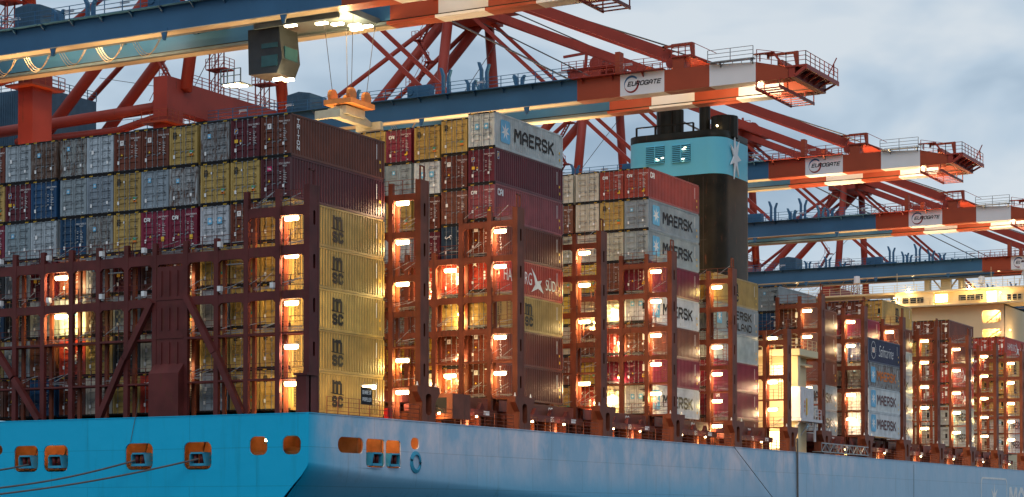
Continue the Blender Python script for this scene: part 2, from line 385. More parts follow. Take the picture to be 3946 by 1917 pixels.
def msc(mb, fr, pos, s, m):
    "stacked m over sc emblem, s = total height"
    M = Matrix.Translation(pos) @ fr
    def arch(x0, x1):
        return [(x0,0),(x0,.42),(x0+.05,.5),(x1-.09,.5),(x1,.42),(x1,0),(x1-.14,0),(x1-.14,.34),(x0+.14,.34),(x0+.14,0)]
    mb.mat(m)
    for r_ in ((0,.14,.52,1.0),(.25,.39,.52,.97),(.50,.64,.50,.90)): mb.poly([M@Vector((x*s,y*s,0)) for x,y in ((r_[0],r_[2]),(r_[1],r_[2]),(r_[1],r_[3]),(r_[0],r_[3]))])
    mb.poly([M@Vector((x*s,y*s,.001)) for x,y in ((.10,.86),(.32,.86),(.30,1.0),(.14,.93))])
    mb.poly([M@Vector((x*s,y*s,.001)) for x,y in ((.36,.86),(.50,.84),(.60,.90),(.52,1.0),(.38,.97))])
    mb.poly([M@Vector((x*s,y*s,0)) for x,y in ((-.12,.54),(0,.50),(.76,.47),(.76,.50),(0,.55))])
    block(mb, 'S', fr, M@Vector((-.01*s,.01*s,.001)), .43*s, .33*s, m, .30)
    block(mb, 'C', fr, M@Vector((.37*s,.01*s,.001)), .43*s, .33*s, m, .30)
def emblem(mb, fr, pos, s, blue=True):
    if blue: flat(mb, rrect(0,s,0,s*1.15,s*.12), fr, pos, M_SBLUE)
    P = Vector(pos)+(Vector((0,-.004,0)) if fr is FACE_AFT else Vector((.004,0,0)))
    flat(mb, star(s/2, s*.575, s*.45, ri=.36), fr, P, M_WHITE)
YD = -.006
def number(rng, pre):
    return '%s %06d %d' % (pre, rng.randint(100000, 999999), rng.randint(0, 9))
PRE = dict(triton='TCNU', flag='FCIU', tal='TCLU', msc='MEDU', star='MRKU', plain='MSKU', cai='CAIU', gull='SUDU', twostar='MRSU', seahorse='TGHU', tex='TEXU')
def door_marks(kind, seed, full):
    "the lettering and stickers on the door end, one mesh"
    col, rust, word, ink, dm, sm = KIND[kind]; rng = random.Random(seed); b = MB(); c = -WID/2; y = YD
    xr = c+.34
    if full:
        pr_ = PRE[dm] if ink is M_WHITE or dm in ('msc',) else 'MSKU'
        put(b, number(rng, pr_), FACE_AFT, (xr-.05, y, 2.30), .115, ink, wid=.92); put(b, '45G1', FACE_AFT, (xr+.28, y, 2.13), .115, ink, wid=.33)
        for k in range(7):
            z = 1.80-k*.12; b.mat(ink)
            if k not in (2, 5): b.box(xr+.02, xr+.16, y-.002, y, z, z+.022)
            b.box(xr+.34, xr+.34+rng.uniform(.15,.30), y-.002, y, z, z+.022)
    else:
        b.mat(ink); b.box(xr, xr+.72, y-.002, y, 2.30, 2.38); b.box(xr+.3, xr+.62, y-.002, y, 2.15, 2.22)
        b.box(xr+.3, xr+.6, y-.002, y, 1.2, 1.8)
    lx = -WID+.33
    b.mat(M_WHITE); b.box(lx, lx+.16, y-.003, y-.001, .55, .80)
    if rng.random() < .6: b.box(-.62, -.46, y-.003, y-.001, .72, .92)
    if rng.random() < .5: b.box(-.42, -.28, y-.003, y-.001, .22, .29)
    if dm == 'msc':
        msc(b, FACE_AFT, (lx-.02, y, 1.95), .48, M_BLACK); b.mat(M_WHITE); b.box(lx+.55, lx+.66, y-.003, y-.001, 2.1, 2.25)
        b.mat(M_GREEN); b.box(-.66, -.36, y-.003, y-.001, .88, 1.04); b.mat(M_ORA); b.box(-.66, -.36, y-.003, y-.001, .66, .82)
    elif dm == 'star': emblem(b, FACE_AFT, (lx+.28, y, 1.72 if rng.random() < .5 else 1.95), .27)
    elif dm == 'twostar':
        emblem(b, FACE_AFT, (lx+.30, y, 1.5), .40); emblem(b, FACE_AFT, (c+.25, y, 1.5), .40)
    elif dm == 'cai': block(b, 'CAI', FACE_AFT, (lx-.06, y, 2.05), .30, .54, M_WHITE, .24, .22); b.mat(M_YEL); b.box(-.62,-.36,y-.003,y-.001,.6,.92); b.prism([(lx+.42,y,.92),(lx+.60,y,.92),(lx+.51,y,1.07)], (0,-.003,0))
    elif dm == 'flag':
        b.mat(M_WHITE); b.box(lx-.02, lx+.28, y-.002, y, 1.82, 2.17); b.mat(principled('flag_navy', (.02,.04,.20), .5)); b.box(lx, lx+.26, y-.004, y-.002, 1.84, 2.15)
        b.mat(M_YEL); b.prism([(lx+.05,y-.004,1.9),(lx+.1,y-.004,1.9),(lx+.14,y-.004,2.0),(lx+.21,y-.004,2.02),(lx+.22,y-.004,2.1),(lx+.08,y-.004,2.08)], (0,-.002,0)); b.box(lx, lx+.28, y-.003, y-.001, 1.18, 1.42); b.prism([(lx+.42,y,1.25),(lx+.60,y,1.25),(lx+.51,y,1.40)], (0,-.003,0))
        b.mat(M_WHITE); b.prism([(lx+.42,y,1.18),(lx+.60,y,1.18),(lx+.51,y,1.03)], (0,-.003,0))
    elif dm == 'triton':
        b.mat(M_WHITE); b.box(lx+.24, lx+.56, y-.002, y, 1.9, 2.26); block(b, 'T', FACE_AFT, (lx+.32, y-.004, 1.98), .2, .17, principled('maroon_ink', (.15,.02,.02), .6), .22)
        b.mat(M_YEL); b.prism([(lx+.30,y,1.15),(lx+.48,y,1.15),(lx+.39,y,1.32)], (0,-.003,0))
        put(b, 'D', FACE_AFT, (lx, y, 2.2), .14, M_WHITE)
    elif dm == 'tal':
        b.mat(principled('sign_magenta', (.45,.01,.10), .5)); b.box(lx+.22, lx+.60, y-.002, y, 1.90, 2.22); block(b, 'TAL', FACE_AFT, (lx+.25, y-.004, 1.99), .14, .32, M_WHITE, .2)
        b.mat(M_YEL); b.prism([(lx+.30,y,1.15),(lx+.48,y,1.15),(lx+.39,y,1.32)], (0,-.003,0))
    elif dm == 'seahorse':
        b.mat(M_WHITE)
        b.tube([(lx+.12,y,2.0),(lx+.04,y,1.9),(lx+.16,y,1.8),(lx+.30,y,1.9),(lx+.44,y,1.95),(lx+.55,y,2.08),(lx+.66,y,2.0)], .04, 5)
        b.tube([(lx+.40,y,1.92),(lx+.58,y,1.84),(lx+.52,y,1.74)], .03, 5)
    elif dm == 'tex': put(b, 'tex', FACE_AFT, (lx+.4, y, 2.2), .30, M_WHITE, bold=.01)
    elif dm == 'gull':
        b.mat(M_WHITE); b.poly([(lx,y,2.3),(lx+.28,y-.001,2.22),(lx+.5,y,2.34),(lx+.38,y,2.12),(lx+.52,y,1.98),(lx+.26,y,2.08),(lx+.06,y,2.0),(lx+.20,y,2.16)])
        for k in range(3): b.box(xr-.12, xr+.05, y-.003, y-.001, .9+k*.25, 1.08+k*.25)
    elif rng.random() < .5: b.mat(M_WHITE); b.box(lx+.1, lx+.3, y-.003, y-.001, 1.5, 1.78)
    return b.mesh('door_markings')
def side_marks(sm):
    b = MB(); x = .004
    if sm in ('maersk', 'maersk_orange'):
        emblem(b, FACE_SIDE, (x, 1.05, .55), 1.62)
        block(b, 'MAERSK', FACE_SIDE, (x+.002, 3.4, .86), 1.15, 7.1, M_BLACK if sm == 'maersk' else M_ORA, .19)
    elif sm == 'maersk_red':
        emblem(b, FACE_SIDE, (x, 1.05, .55), 1.75)
        block(b, 'MAERSK', FACE_SIDE, (x+.002, 3.3, .86), 1.2, 7.2, principled('maroon_letter', (.10,.03,.03), .5), .19)
    elif sm == 'sealand':
        emblem(b, FACE_SIDE, (x, .9, .75), 1.3)
        block(b, 'MAERSK', FACE_SIDE, (x+.002, 3.4, 1.5), .9, 6.9, M_BLACK, .19); block(b, 'SEALAND', FACE_SIDE, (x+.002, 3.4, .38), .8, 6.9, M_BLACK, .19)
    elif sm == 'msc':
        msc(b, FACE_SIDE, (x, 5.3, .42), 1.95, M_BLACK)
        for q_, (wd2, yy2) in enumerate((('MEDITERRANEAN', .62), ('SHIPPING CO', 1.0))):
            for k, ch in enumerate(wd2): block(b, ch, FACE_SIDE, (x, yy2, 2.45-k*.185), .14, .15 if ch != 'I' else .05, M_BLACK, .2)
    elif sm == 'TRITON':
        for k, ch in enumerate('TRITON'):
            block(b, ch, FACE_SIDE, (x, .82+(.12 if ch == 'I' else 0), 2.30-k*.37), .31, .36 if ch != 'I' else .10, M_WHITE, .2)
    elif sm == 'cai': block(b, 'CAI', FACE_SIDE, (x, .55, 1.95), .58, .95, M_WHITE, .24, .22)
    elif sm == 'flag':
        b.mat(M_WHITE); b.box(x, x+.003, .45, .80, 2.0, 2.6); b.mat(principled('flag_navy', (.02,.04,.20), .5)); b.box(x+.003, x+.005, .48, .77, 2.03, 2.57)
        b.mat(M_YEL); b.prism([(x+.006,.52,2.1),(x+.006,.58,2.1),(x+.006,.70,2.4),(x+.006,.74,2.5),(x+.006,.56,2.48)], (.002,0,0))
    elif sm == 'hamburg':
        put(b, 'HAMBURG', FACE_SIDE, (x, 1.6, 1.0), 1.05, M_WHITE, wid=4.9, bold=.0)
        put(b, 'SÜD', FACE_SIDE, (x, 9.0, .85), 1.1, M_WHITE, wid=1.8, bold=.0)
        b.mat(M_WHITE); b.poly([(x+.001,q[0],q[1]) for q in ((6.4,2.5),(7.1,1.95),(7.5,1.45),(8.3,1.6),(8.0,1.25),(8.6,.5),(7.6,.85),(6.4,.45),(7.1,1.15),(6.9,1.7))])
    elif sm == 'saf':
        put(b, 'Safmarine', FACE_SIDE, (x, 4.0, .85), 1.35, M_WHITE, wid=5.6, shear=.35, bold=-.012)
        b.mat(M_WHITE)
        for k in range(28):
            t = 2*math.pi*k/28; t2 = t+.15
            b.poly([(x, 2.0+.82*math.cos(t), 1.5+.95*math.sin(t)), (x, 2.0+.92*math.cos(t), 1.5+1.05*math.sin(t)), (x, 2.0+.92*math.cos(t2), 1.5+1.05*math.sin(t2)), (x, 2.0+.82*math.cos(t2), 1.5+.95*math.sin(t2))])
        b.box(x, x+.003, 1.55, 2.45, 1.2, 1.8); b.mat(M_ORA); b.box(x+.003, x+.005, 1.75, 1.95, 1.25, 1.75); b.box(x+.003, x+.005, 2.1, 2.25, 1.25, 1.75)
    return b
def side_finish(b):
    "small data lettering and yellow height marks at the far end of the side"
    x = .004
    b.mat(M_WHITE); b.box(x, x+.003, LEN-1.15, LEN-1.07, 1.4, 2.5); b.mat(M_YEL); b.box(x, x+.003, LEN-.75, LEN-.55, 1.15, 1.35); b.box(x, x+.003, LEN-.70, LEN-.50, .55, .78)
    return b.mesh('side_lettering')
SIDEM = {}
def get_side(sm):
    if sm not in SIDEM: SIDEM[sm] = side_finish(side_marks(sm))
    return SIDEM[sm]
DOORM = {}
def get_door(kind, full, var):
    k = (kind, full, var)
    if k not in DOORM: DOORM[k] = door_marks(kind, hash((ord(kind), var)) & 0xffff, full)
    return DOORM[k]
ORD = ['', 'first', 'second', 'third', 'fourth', 'fifth', 'sixth', 'seventh', 'eighth', 'ninth', 'tenth', 'eleventh', 'twelfth']
MARKW = dict(triton='white T badge', flag='blue and yellow flag badge', tal='pink TAL badge', msc='black m over sc letters', star='blue star square', plain='plain doors', cai='white CAI letters', gull='white gull', twostar='two blue star squares', seahorse='white seahorse', tex='white tex letters')
VAR = [0]
def container(kind, x, y, z, label, side=None, full=False, hinge=True, rust=None, col=None, marks=True):
    c0, ru, word, ink, dm, sm = KIND[kind]
    t = empty('shipping_container', (x, y, z)); tag(t, label, 'container', 'shipping containers stacked on the ship')
    v = random.uniform(.80, 1.12); c = tuple(min(1, q*v*random.uniform(.97, 1.03)) for q in (col or c0)); rr = rust if rust is not None else max(0, ru+random.uniform(-.06, .10))
    def ad(n, me):
        o = link(n, me, t); o.color = (*c, 1); o['rust'] = float(rr); return o
    ad('body', BODY)
    for k in (0, 1):
        d = ad('door', DOOR[k]); link('locking_bars', BARS[k], d)
    if marks:
        VAR[0] += 1
        link('door_markings', get_door(kind, full, VAR[0] % 3 if not full else VAR[0]), t)
    if side: link('side_lettering', get_side(side), t)
    return t
def stack(name, y, base, cols, xs=None, dz=None, full=False, sides=None):
    """cols: one string per column, top tier first; sides: overrides of the lettering on the outer column"""
    for ci, s in enumerate(cols):
        n = len(s); x = (xs[ci] if xs else CR[ci])
        for k, kd in enumerate(s):
            if kd == '.': continue
            z = base+(n-1-k)*H1+(dz[ci] if dz else 0)
            word = KIND[kd][2]; mk = MARKW[KIND[kd][4]]
            tier = 'top row' if k == 0 else ORD[k+1]+' row'
            colw = 'outermost column' if ci == 0 else ORD[ci+1]+' column'
            lab = f'{word} container, {mk}, {tier}, {colw}, {name}'
            sm = None
            if ci == 0:
                sm = KIND[kd][5]
                if sides and k in sides: sm = sides[k]
                if sm is None: sm = 'blank'
            container(kd, x, y, z, lab, side=sm, full=full and (k < 4 or ci > 0))
# nearest stack, on the stern
stack('stern block', 0.0, 0.02, ['TLMMMMM', 'FMTMMMM', 'RMWMgMg', 'MRCOMOT', 'TGCOOKH', 'TMMFGDM', 'gGRGBMK', 'RGNOWHT', 'BNgFgON', 'gFGgDgT', 'TMCDNMO'], full=True, sides={0:'TRITON', 1:'blank'})
stack('tall second block', 28.88, 2.36, ['WFpTHMTT', 'MTOnHMTT', 'MWTFHGYK', 'CGMgORYM', 'MGGgOCGM', 'gGMOY', 'KOMG'], dz=[0,-.3,-.6,-.6,-.6,-.6,-.6], full=True)
stack('block before funnel', 58.68, 2.36, ['cGgCWOCW', 'cMKOKHCK', 'KKKYKOYH', 'KOKMYKOM', 'KMGOYK'], sides={5:'TRITON', 3:'blank', 6:'cai'}, full=True)
stack('block right of funnel', 74.5, .02, ['MGgCCO', 'MOgCOK', 'YKGOMO'], sides={1:'sealand', 2:'blank', 3:'blank'})
stack('block behind platform', 99.4, 2.36, ['OOOgg', 'GNOMOg', 'GGMOKg', 'gKOMOK'], dz=[-.2,-1.1,-1.1,-1.1], sides={0:'TRITON'})
stack('blue topped sixth block', 115.2, 2.36, ['SRWW'], xs=[2.57], sides={1:'maersk_orange', 2:'maersk_red', 3:'maersk_red'})
stack('inner sixth block', 115.2, 2.36, ['CVKKK', 'COKKK', 'OPKOK'], xs=[0, -2.55, -5.15], sides={0:'blank', 1:'blank', 2:'blank', 3:'blank', 4:'blank'})
stack('block under bridge house', 128.5, 2.36, ['MPgWWW', 'TPMKOK', 'PTOKMK', 'KMOKCK'])
stack('second last block', 157.4, 2.36, ['PTHHgg', 'TMOHgK', 'gMNOKK'])
stack('farthest block', 186.6, 2.36, ['HMMMWW', 'HCMYgK', 'OHMYYK'])

# ================================================================== SHIP
ship = empty('container_ship', (0,0,0)); tag(ship, 'huge pale blue container ship with maroon lashing bridges moored beside the quay', 'ship')
DK = -.38           # deck edge height
SX = 3.2            # starboard side plane
YT = -2.35          # transom plane
def hull_mat():
    mt = bpy.data.materials.new('hull_blue'); mt.use_nodes = True; t = mt.node_tree; n = t.nodes; l = t.links; b = n['Principled BSDF']
    b.inputs['Roughness'].default_value = .42; b.inputs['Specular IOR Level'].default_value = .25
    tcn = n.new('ShaderNodeTexCoord'); sep = n.new('ShaderNodeSeparateXYZ'); l.new(tcn.outputs['Object'], sep.inputs[0])
    mp = n.new('ShaderNodeMapping'); mp.inputs['Scale'].default_value = (.16, .16, .10); l.new(tcn.outputs['Object'], mp.inputs[0])
    no = n.new('ShaderNodeTexNoise'); no.inputs['Scale'].default_value = 2.4; no.inputs['Detail'].default_value = 7; no.inputs['Roughness'].default_value = .62; no.inputs['Distortion'].default_value = .2; l.new(mp.outputs[0], no.inputs['Vector'])
    r = n.new('ShaderNodeMapRange'); r.inputs[1].default_value = .40; r.inputs[2].default_value = .66; l.new(no.outputs['Fac'], r.inputs[0])
    # chalky fading only on the long side (ahead of the transom corner)
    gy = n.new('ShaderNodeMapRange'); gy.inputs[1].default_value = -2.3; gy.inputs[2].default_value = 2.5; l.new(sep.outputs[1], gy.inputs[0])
    mm = n.new('ShaderNodeMath'); mm.operation = 'MULTIPLY'; l.new(r.outputs[0], mm.inputs[0]); l.new(gy.outputs[0], mm.inputs[1])
    for ax_, v0, v1, w0, w1 in ((2, -5.0, -1.5, .0, 1.0), (1, 90.0, 125.0, 1.0, .2)):
        z_ = n.new('ShaderNodeMapRange'); z_.inputs[1].default_value = v0; z_.inputs[2].default_value = v1; z_.inputs[3].default_value = w0; z_.inputs[4].default_value = w1
        l.new(sep.outputs[ax_], z_.inputs[0]); m3 = n.new('ShaderNodeMath'); m3.operation = 'MULTIPLY'; l.new(mm.outputs[0], m3.inputs[0]); l.new(z_.outputs[0], m3.inputs[1]); mm = m3
    zz = n.new('ShaderNodeMapRange'); zz.inputs[1].default_value = -6.5; zz.inputs[2].default_value = -3.4; zz.inputs[3].default_value = .3; l.new(sep.outputs[2], zz.inputs[0])  # deeper cyan low at the stern: shade under the hull put into the colour
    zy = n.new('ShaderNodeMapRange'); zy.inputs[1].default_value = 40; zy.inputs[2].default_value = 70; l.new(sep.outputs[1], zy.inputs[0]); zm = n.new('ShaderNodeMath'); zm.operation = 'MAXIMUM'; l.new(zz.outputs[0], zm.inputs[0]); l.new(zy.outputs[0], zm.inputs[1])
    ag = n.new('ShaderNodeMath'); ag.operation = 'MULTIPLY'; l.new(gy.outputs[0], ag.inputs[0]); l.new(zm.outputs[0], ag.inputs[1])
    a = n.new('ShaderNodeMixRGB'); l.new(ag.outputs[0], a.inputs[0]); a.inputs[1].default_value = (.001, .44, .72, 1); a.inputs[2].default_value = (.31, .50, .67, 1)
    c = n.new('ShaderNodeMixRGB'); l.new(mm.outputs[0], c.inputs[0]); l.new(a.outputs[0], c.inputs[1]); c.inputs[2].default_value = (.74, .68, .74, 1)
    # plating seams
    br = n.new('ShaderNodeTexBrick'); br.inputs['Scale'].default_value = 1; br.inputs['Mortar Size'].default_value = .03; br.inputs['Brick Width'].default_value = 9; br.inputs['Row Height'].default_value = 2.6; br.offset = .37
    cb = n.new('ShaderNodeCombineXYZ'); adx = n.new('ShaderNodeMath'); l.new(sep.outputs[0], adx.inputs[0]); l.new(sep.outputs[1], adx.inputs[1]); l.new(adx.outputs[0], cb.inputs[0]); l.new(sep.outputs[2], cb.inputs[1]); l.new(cb.outputs[0], br.inputs['Vector'])
    br.inputs['Color1'].default_value = (1,1,1,1); br.inputs['Color2'].default_value = (.93,.94,.95,1); br.inputs['Mortar'].default_value = (.72,.72,.72,1)
    mu = n.new('ShaderNodeMixRGB'); mu.blend_type = 'MULTIPLY'; mu.inputs[0].default_value = .8; l.new(c.outputs[0], mu.inputs[1]); l.new(br.outputs[0], mu.inputs[2])
    m5 = n.new('ShaderNodeMapping'); m5.inputs['Scale'].default_value = (1.1, 1.1, .10); l.new(tcn.outputs['Object'], m5.inputs[0])
    n5 = n.new('ShaderNodeTexNoise'); n5.inputs['Scale'].default_value = 1.0; n5.inputs['Detail'].default_value = 8; n5.inputs['Roughness'].default_value = .65; l.new(m5.outputs[0], n5.inputs['Vector'])
    r5 = n.new('ShaderNodeMapRange'); r5.inputs[1].default_value = .56; r5.inputs[2].default_value = .74; r5.inputs[4].default_value = .55; l.new(n5.outputs['Fac'], r5.inputs[0])
    m6 = n.new('ShaderNodeMixRGB'); m6.blend_type = 'MULTIPLY'; l.new(r5.outputs[0], m6.inputs[0]); l.new(mu.outputs[0], m6.inputs[1]); m6.inputs[2].default_value = (.75, .70, .66, 1); mu = m6
    n3 = n.new('ShaderNodeTexNoise'); n3.inputs['Scale'].default_value = .35; n3.inputs['Detail'].default_value = 3; l.new(tcn.outputs['Object'], n3.inputs['Vector'])
    bp = n.new('ShaderNodeBump'); bp.inputs['Strength'].default_value = .25; bp.inputs['Distance'].default_value = .3; l.new(n3.outputs['Fac'], bp.inputs['Height']); l.new(bp.outputs[0], b.inputs['Normal'])
    l.new(mu.outputs[0], b.inputs['Base Color']); return mt
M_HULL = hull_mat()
M_FAIR = principled('fairlead_blue', (.04, .30, .46), .4)
M_ROOM = principled('mooring_room', (.38, .19, .08), .7, noise=.25)
# transom: outline in (x,z) with rounded window openings
zk = -3.65
PROF = [(0,0),(.06,-.22),(.26,-.50),(.57,-.88),(1.2,-1.48),(2.0,-2.3),(3.8,-4.1),(6.8,-6.9),(11,-9.5),(16,-11)]
outer = [(-50, DK), (SX-.012, DK)] + [(SX-.012-a, zk+c) for a, c in PROF] + [(-50, zk-11)]
def px_t(px, py):   # photograph position on the transom plane
    d = fw+r2*((px-1900.0)/7739.63)+u2*((1805.7-py)/7739.63); t = (YT-m.translation.y)/d.y; p = m.translation+d*t; return p
TW = []   # openings as (x0,x1,z0,z1)
for a in ((54,147,1718,1820),(168,262,1716,1819),(483,589,1708,1812),(708,815,1703,1811),(961,1030,1682,1755),(1088,1159,1679,1752),(-50,10,1715,1755)):
    p = px_t(a[0], a[3]); q = px_t(a[1], a[2]); TW.append((p.x, q.x, p.z, q.z))
me = filled(outer, [rrect(*a, .45) for a in TW], .10)
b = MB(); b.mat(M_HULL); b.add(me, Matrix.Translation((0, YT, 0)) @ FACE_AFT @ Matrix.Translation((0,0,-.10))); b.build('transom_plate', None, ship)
def px_s(px, py):
    d = fw+r2*((px-1900.0)/7739.63)+u2*((1805.7-py)/7739.63); t = (SX-m.translation.x)/d.x; return m.translation+d*t
SW = []
for a in ((1302,1403,1689,1744,.55),(1411,1483,1695,1805,.3),(1487,1545,1700,1806,.3),(1583,1616,1689,1731,.7)):
    p = px_s(a[0], a[3]); q = px_s(a[1], a[2]); p2 = px_s(a[0],(a[2]+a[3])/2)
    cz = (p.z+q.z)/2; hh = abs(q.z-p.z)/2; SW.append((p.y, q.y, max(cz-hh, -3.8), cz+hh, a[4]))
SZ = -3.95     # lower edge of the flat side strake at the stern
me = filled([(YT+.003, zk), (YT+8, SZ), (60, SZ), (60, DK), (YT+.003, DK)], [rrect(*a) for a in SW], .10)
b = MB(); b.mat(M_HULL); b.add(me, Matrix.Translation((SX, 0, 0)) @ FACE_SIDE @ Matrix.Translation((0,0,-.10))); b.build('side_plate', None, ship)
# lower hull: curves in under the stern, becomes wall sided forward
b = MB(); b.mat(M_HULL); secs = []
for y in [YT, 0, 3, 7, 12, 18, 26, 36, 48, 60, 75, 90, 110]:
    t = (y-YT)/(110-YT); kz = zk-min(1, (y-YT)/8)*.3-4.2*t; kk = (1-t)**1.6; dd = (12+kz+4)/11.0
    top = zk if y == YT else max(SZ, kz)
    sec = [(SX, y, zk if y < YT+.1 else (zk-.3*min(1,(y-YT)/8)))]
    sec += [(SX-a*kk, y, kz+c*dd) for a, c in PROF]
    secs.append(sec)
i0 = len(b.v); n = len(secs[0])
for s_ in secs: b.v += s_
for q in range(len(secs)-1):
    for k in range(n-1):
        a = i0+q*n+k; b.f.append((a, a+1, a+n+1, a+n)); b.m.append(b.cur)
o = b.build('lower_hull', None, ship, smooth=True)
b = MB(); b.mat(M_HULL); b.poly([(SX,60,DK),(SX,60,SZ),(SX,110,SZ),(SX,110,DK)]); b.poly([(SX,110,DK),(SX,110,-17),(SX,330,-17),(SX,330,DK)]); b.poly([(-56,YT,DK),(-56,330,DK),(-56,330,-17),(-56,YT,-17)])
b.box(SX-.25, SX+.05, YT, 330, DK, DK+.06); b.box(-50, SX-.25, YT-.04, YT+.25, DK, DK+.06)
b.build('side_plate', None, ship)
# big emblem and lettering on the hull side
b = MB(); p = px_s(3780, 1838); q = px_s(3880, 1838); wd_ = q.y-p.y; zt = p.z-.0
me = filled(rrect(0, wd_, 0, 5.6, .9), [rrect(.25, wd_-.25, .25, 5.35, .75)], .02)
b.add(me, T3(FACE_SIDE, SX+.01, p.y, zt-5.6), M_WHITE); flat(b, star(wd_/2, 2.7, 2.2, ri=.36), FACE_SIDE, (SX+.02, p.y, zt-5.6), M_WHITE)
block(b, 'MAERSK', FACE_SIDE, (SX+.02, p.y+wd_+1.2, zt-5.4), 4.2, 26, M_WHITE, .19)
b.build('hull_emblem', None, ship)
# decks
b = MB(); b.mat(M_DECK); b.box(-56, SX-.3, YT+.3, 330, DK-.25, DK-.05); b.build('deck', None, ship)
# mooring deck behind the openings
b = MB(); b.mat(M_ROOM); zf, zc = -3.95, DK-.3
b.poly([(-36,YT+.3,zf),(SX-.2,YT+.3,zf),(SX-.2,14,zf),(-36,14,zf)]); b.poly([(-36,5.2,zf),(SX-2.6,5.2,zf),(SX-2.6,5.2,zc),(-36,5.2,zc)])
b.poly([(SX-2.6,5.2,zf),(SX-2.6,14,zf),(SX-2.6,14,zc),(SX-2.6,5.2,zc)])
for xx in [a[0]-.75 for a in TW[:6]]: b.prism([(xx,YT+.12,zf),(xx,5.2,zf),(xx,5.2,zc),(xx,YT+.12,zc),(xx,YT+.12,zc-.5),(xx,1.0,zc-1.2),(xx,.6,zf+.9)], (.12,0,0))
for yy in (5.0, 8.1, 10.6, 13.9): b.box(SX-2.6, SX-.9, yy, yy+.12, zf, zc)
b.build('mooring_deck', None, ship)
def fairlead(px0, side):
    "roller fairlead: blue frame with two maroon rollers"
    r_ = empty('roller_fairlead', (0,0,0), ship)
    if side == 0: M = Matrix.Translation((px0[0], YT-.02, px0[1]))
    else: M = Matrix.Translation((SX+.02, px0[0], px0[1])) @ Matrix.Rotation(math.pi/2, 4, 'Z')
    r_.scale = (.82,.82,.82); f = MB(); f.box(-.62,.62,-.25,.7,1.05,1.2)
    for sx in (-1, 1): f.prism([(sx*.62,-.25,1.05),(sx*.62,.7,1.05),(sx*.72,.7,.0),(sx*.72,-.12,.0)], (sx*.1,0,0))
    f.box(-.72,.72,-.22,.7,.0,.22); f.build('fairlead_frame', M_FAIR, r_)
    for sx in (-.3, .3):
        g = MB(); g.tube([(sx,.05,.2),(sx,.05,1.05)], .17, 10); g.build('roller', principled('roller_maroon', (.10,.015,.015), .4), r_, True)
    r_.matrix_local = M @ Matrix.Diagonal((.82,1,.78,1)); return r_
for a in TW[:4]: fairlead(((a[0]+a[1])/2+.1, a[2]+.25), 0)
for a in SW[1:3]: fairlead(((a[0]+a[1])/2-.1, a[2]+.1), 1)
b = MB(); pc = px_s(1601, 1782)
for k in range(4): b.tube([(SX+.02+.02*k, pc.y+(.72-.06*k)*math.cos(R(t)), pc.z+(.75-.06*k)*math.sin(R(t))) for t in range(0, 361, 20)], .07, 6)
b.mat(M_FAIR); b.build('chock_ring', M_FAIR, ship, True)
b = MB()
for xx, zz in ((-1.1,-2.9),): 
    b.tube([(xx, 2.2, zz-.6),(xx+.0, 2.9, zz-.6)], .9, 16); b.tube([(xx,1.9,zz-.6),(xx,2.2,zz-.6)], 1.1, 16)
b.build('mooring_winch', M_ROOM, ship, True)
b = MB()
for a in TW[:4]: b.rail([(a[0]+.15,YT+.4,a[2]),(a[1]-.1,YT+.4,a[2])], 1.0, .5, .03)
for a in TW[4:6]: b.rail([(a[0]+.1,YT+.4,a[2]-.4),(a[1]-.1,YT+.4,a[2]-.4)], .6, .8, .03, 2)
b.build('guard_rail', M_ROOM, ship)

# light fittings ---------------------------------------------------------
def plight(p, e, col=(1,.60,.26), r=.12, parent=None):
    d = bpy.data.lights.new('lamp_light', 'POINT'); d.energy = e; d.color = col; d.shadow_soft_size = r
    o = bpy.data.objects.new('lamp_light', d); COL.objects.link(o); o.location = p
    if parent is not None: o.parent = parent
    return o
tube_mb = MB(); tube_mb.tube([(-.48,0,-.08),(-.38,0,-.08),(.38,0,-.08),(.48,0,-.08)], .16, 10); tube_mb.mats = [M_LAMP]; TUBE = tube_mb.mesh('lamp')
hous = MB(); hous.box(-.66,.66,-.13,.13,.052,.12); hous.beam((-.4,0,.12),(-.4,0,.3),.03,.03); hous.beam((.4,0,.12),(.4,0,.3),.03,.03); hous.mats = [M_GALV]; HOUS = hous.mesh('lamp_housing')
bulb_mb = MB(); bulb_mb.tube([(0,0,-.08),(0,0,.08)], .11, 8); bulb_mb.mats = [M_LAMP]; BULB = bulb_mb.mesh('lamp')
def lamp(p, e, parent, lit=True, bulb=False, col=(1,.66,.29)):
    if lit:
        o = link('lamp', BULB if bulb else TUBE, parent, p)
        if not bulb: link('lamp_housing', HOUS, parent, p)
        ev = e*random.uniform(.65, 1.3); plight((p[0]+random.uniform(-.2,.2), p[1]-.15, p[2]-.55), ev, (1, col[1]*random.uniform(.93,1.1), col[2]*random.uniform(.75,1.35)), .22, parent)
    else: link('lamp_housing', HOUS, parent, p)

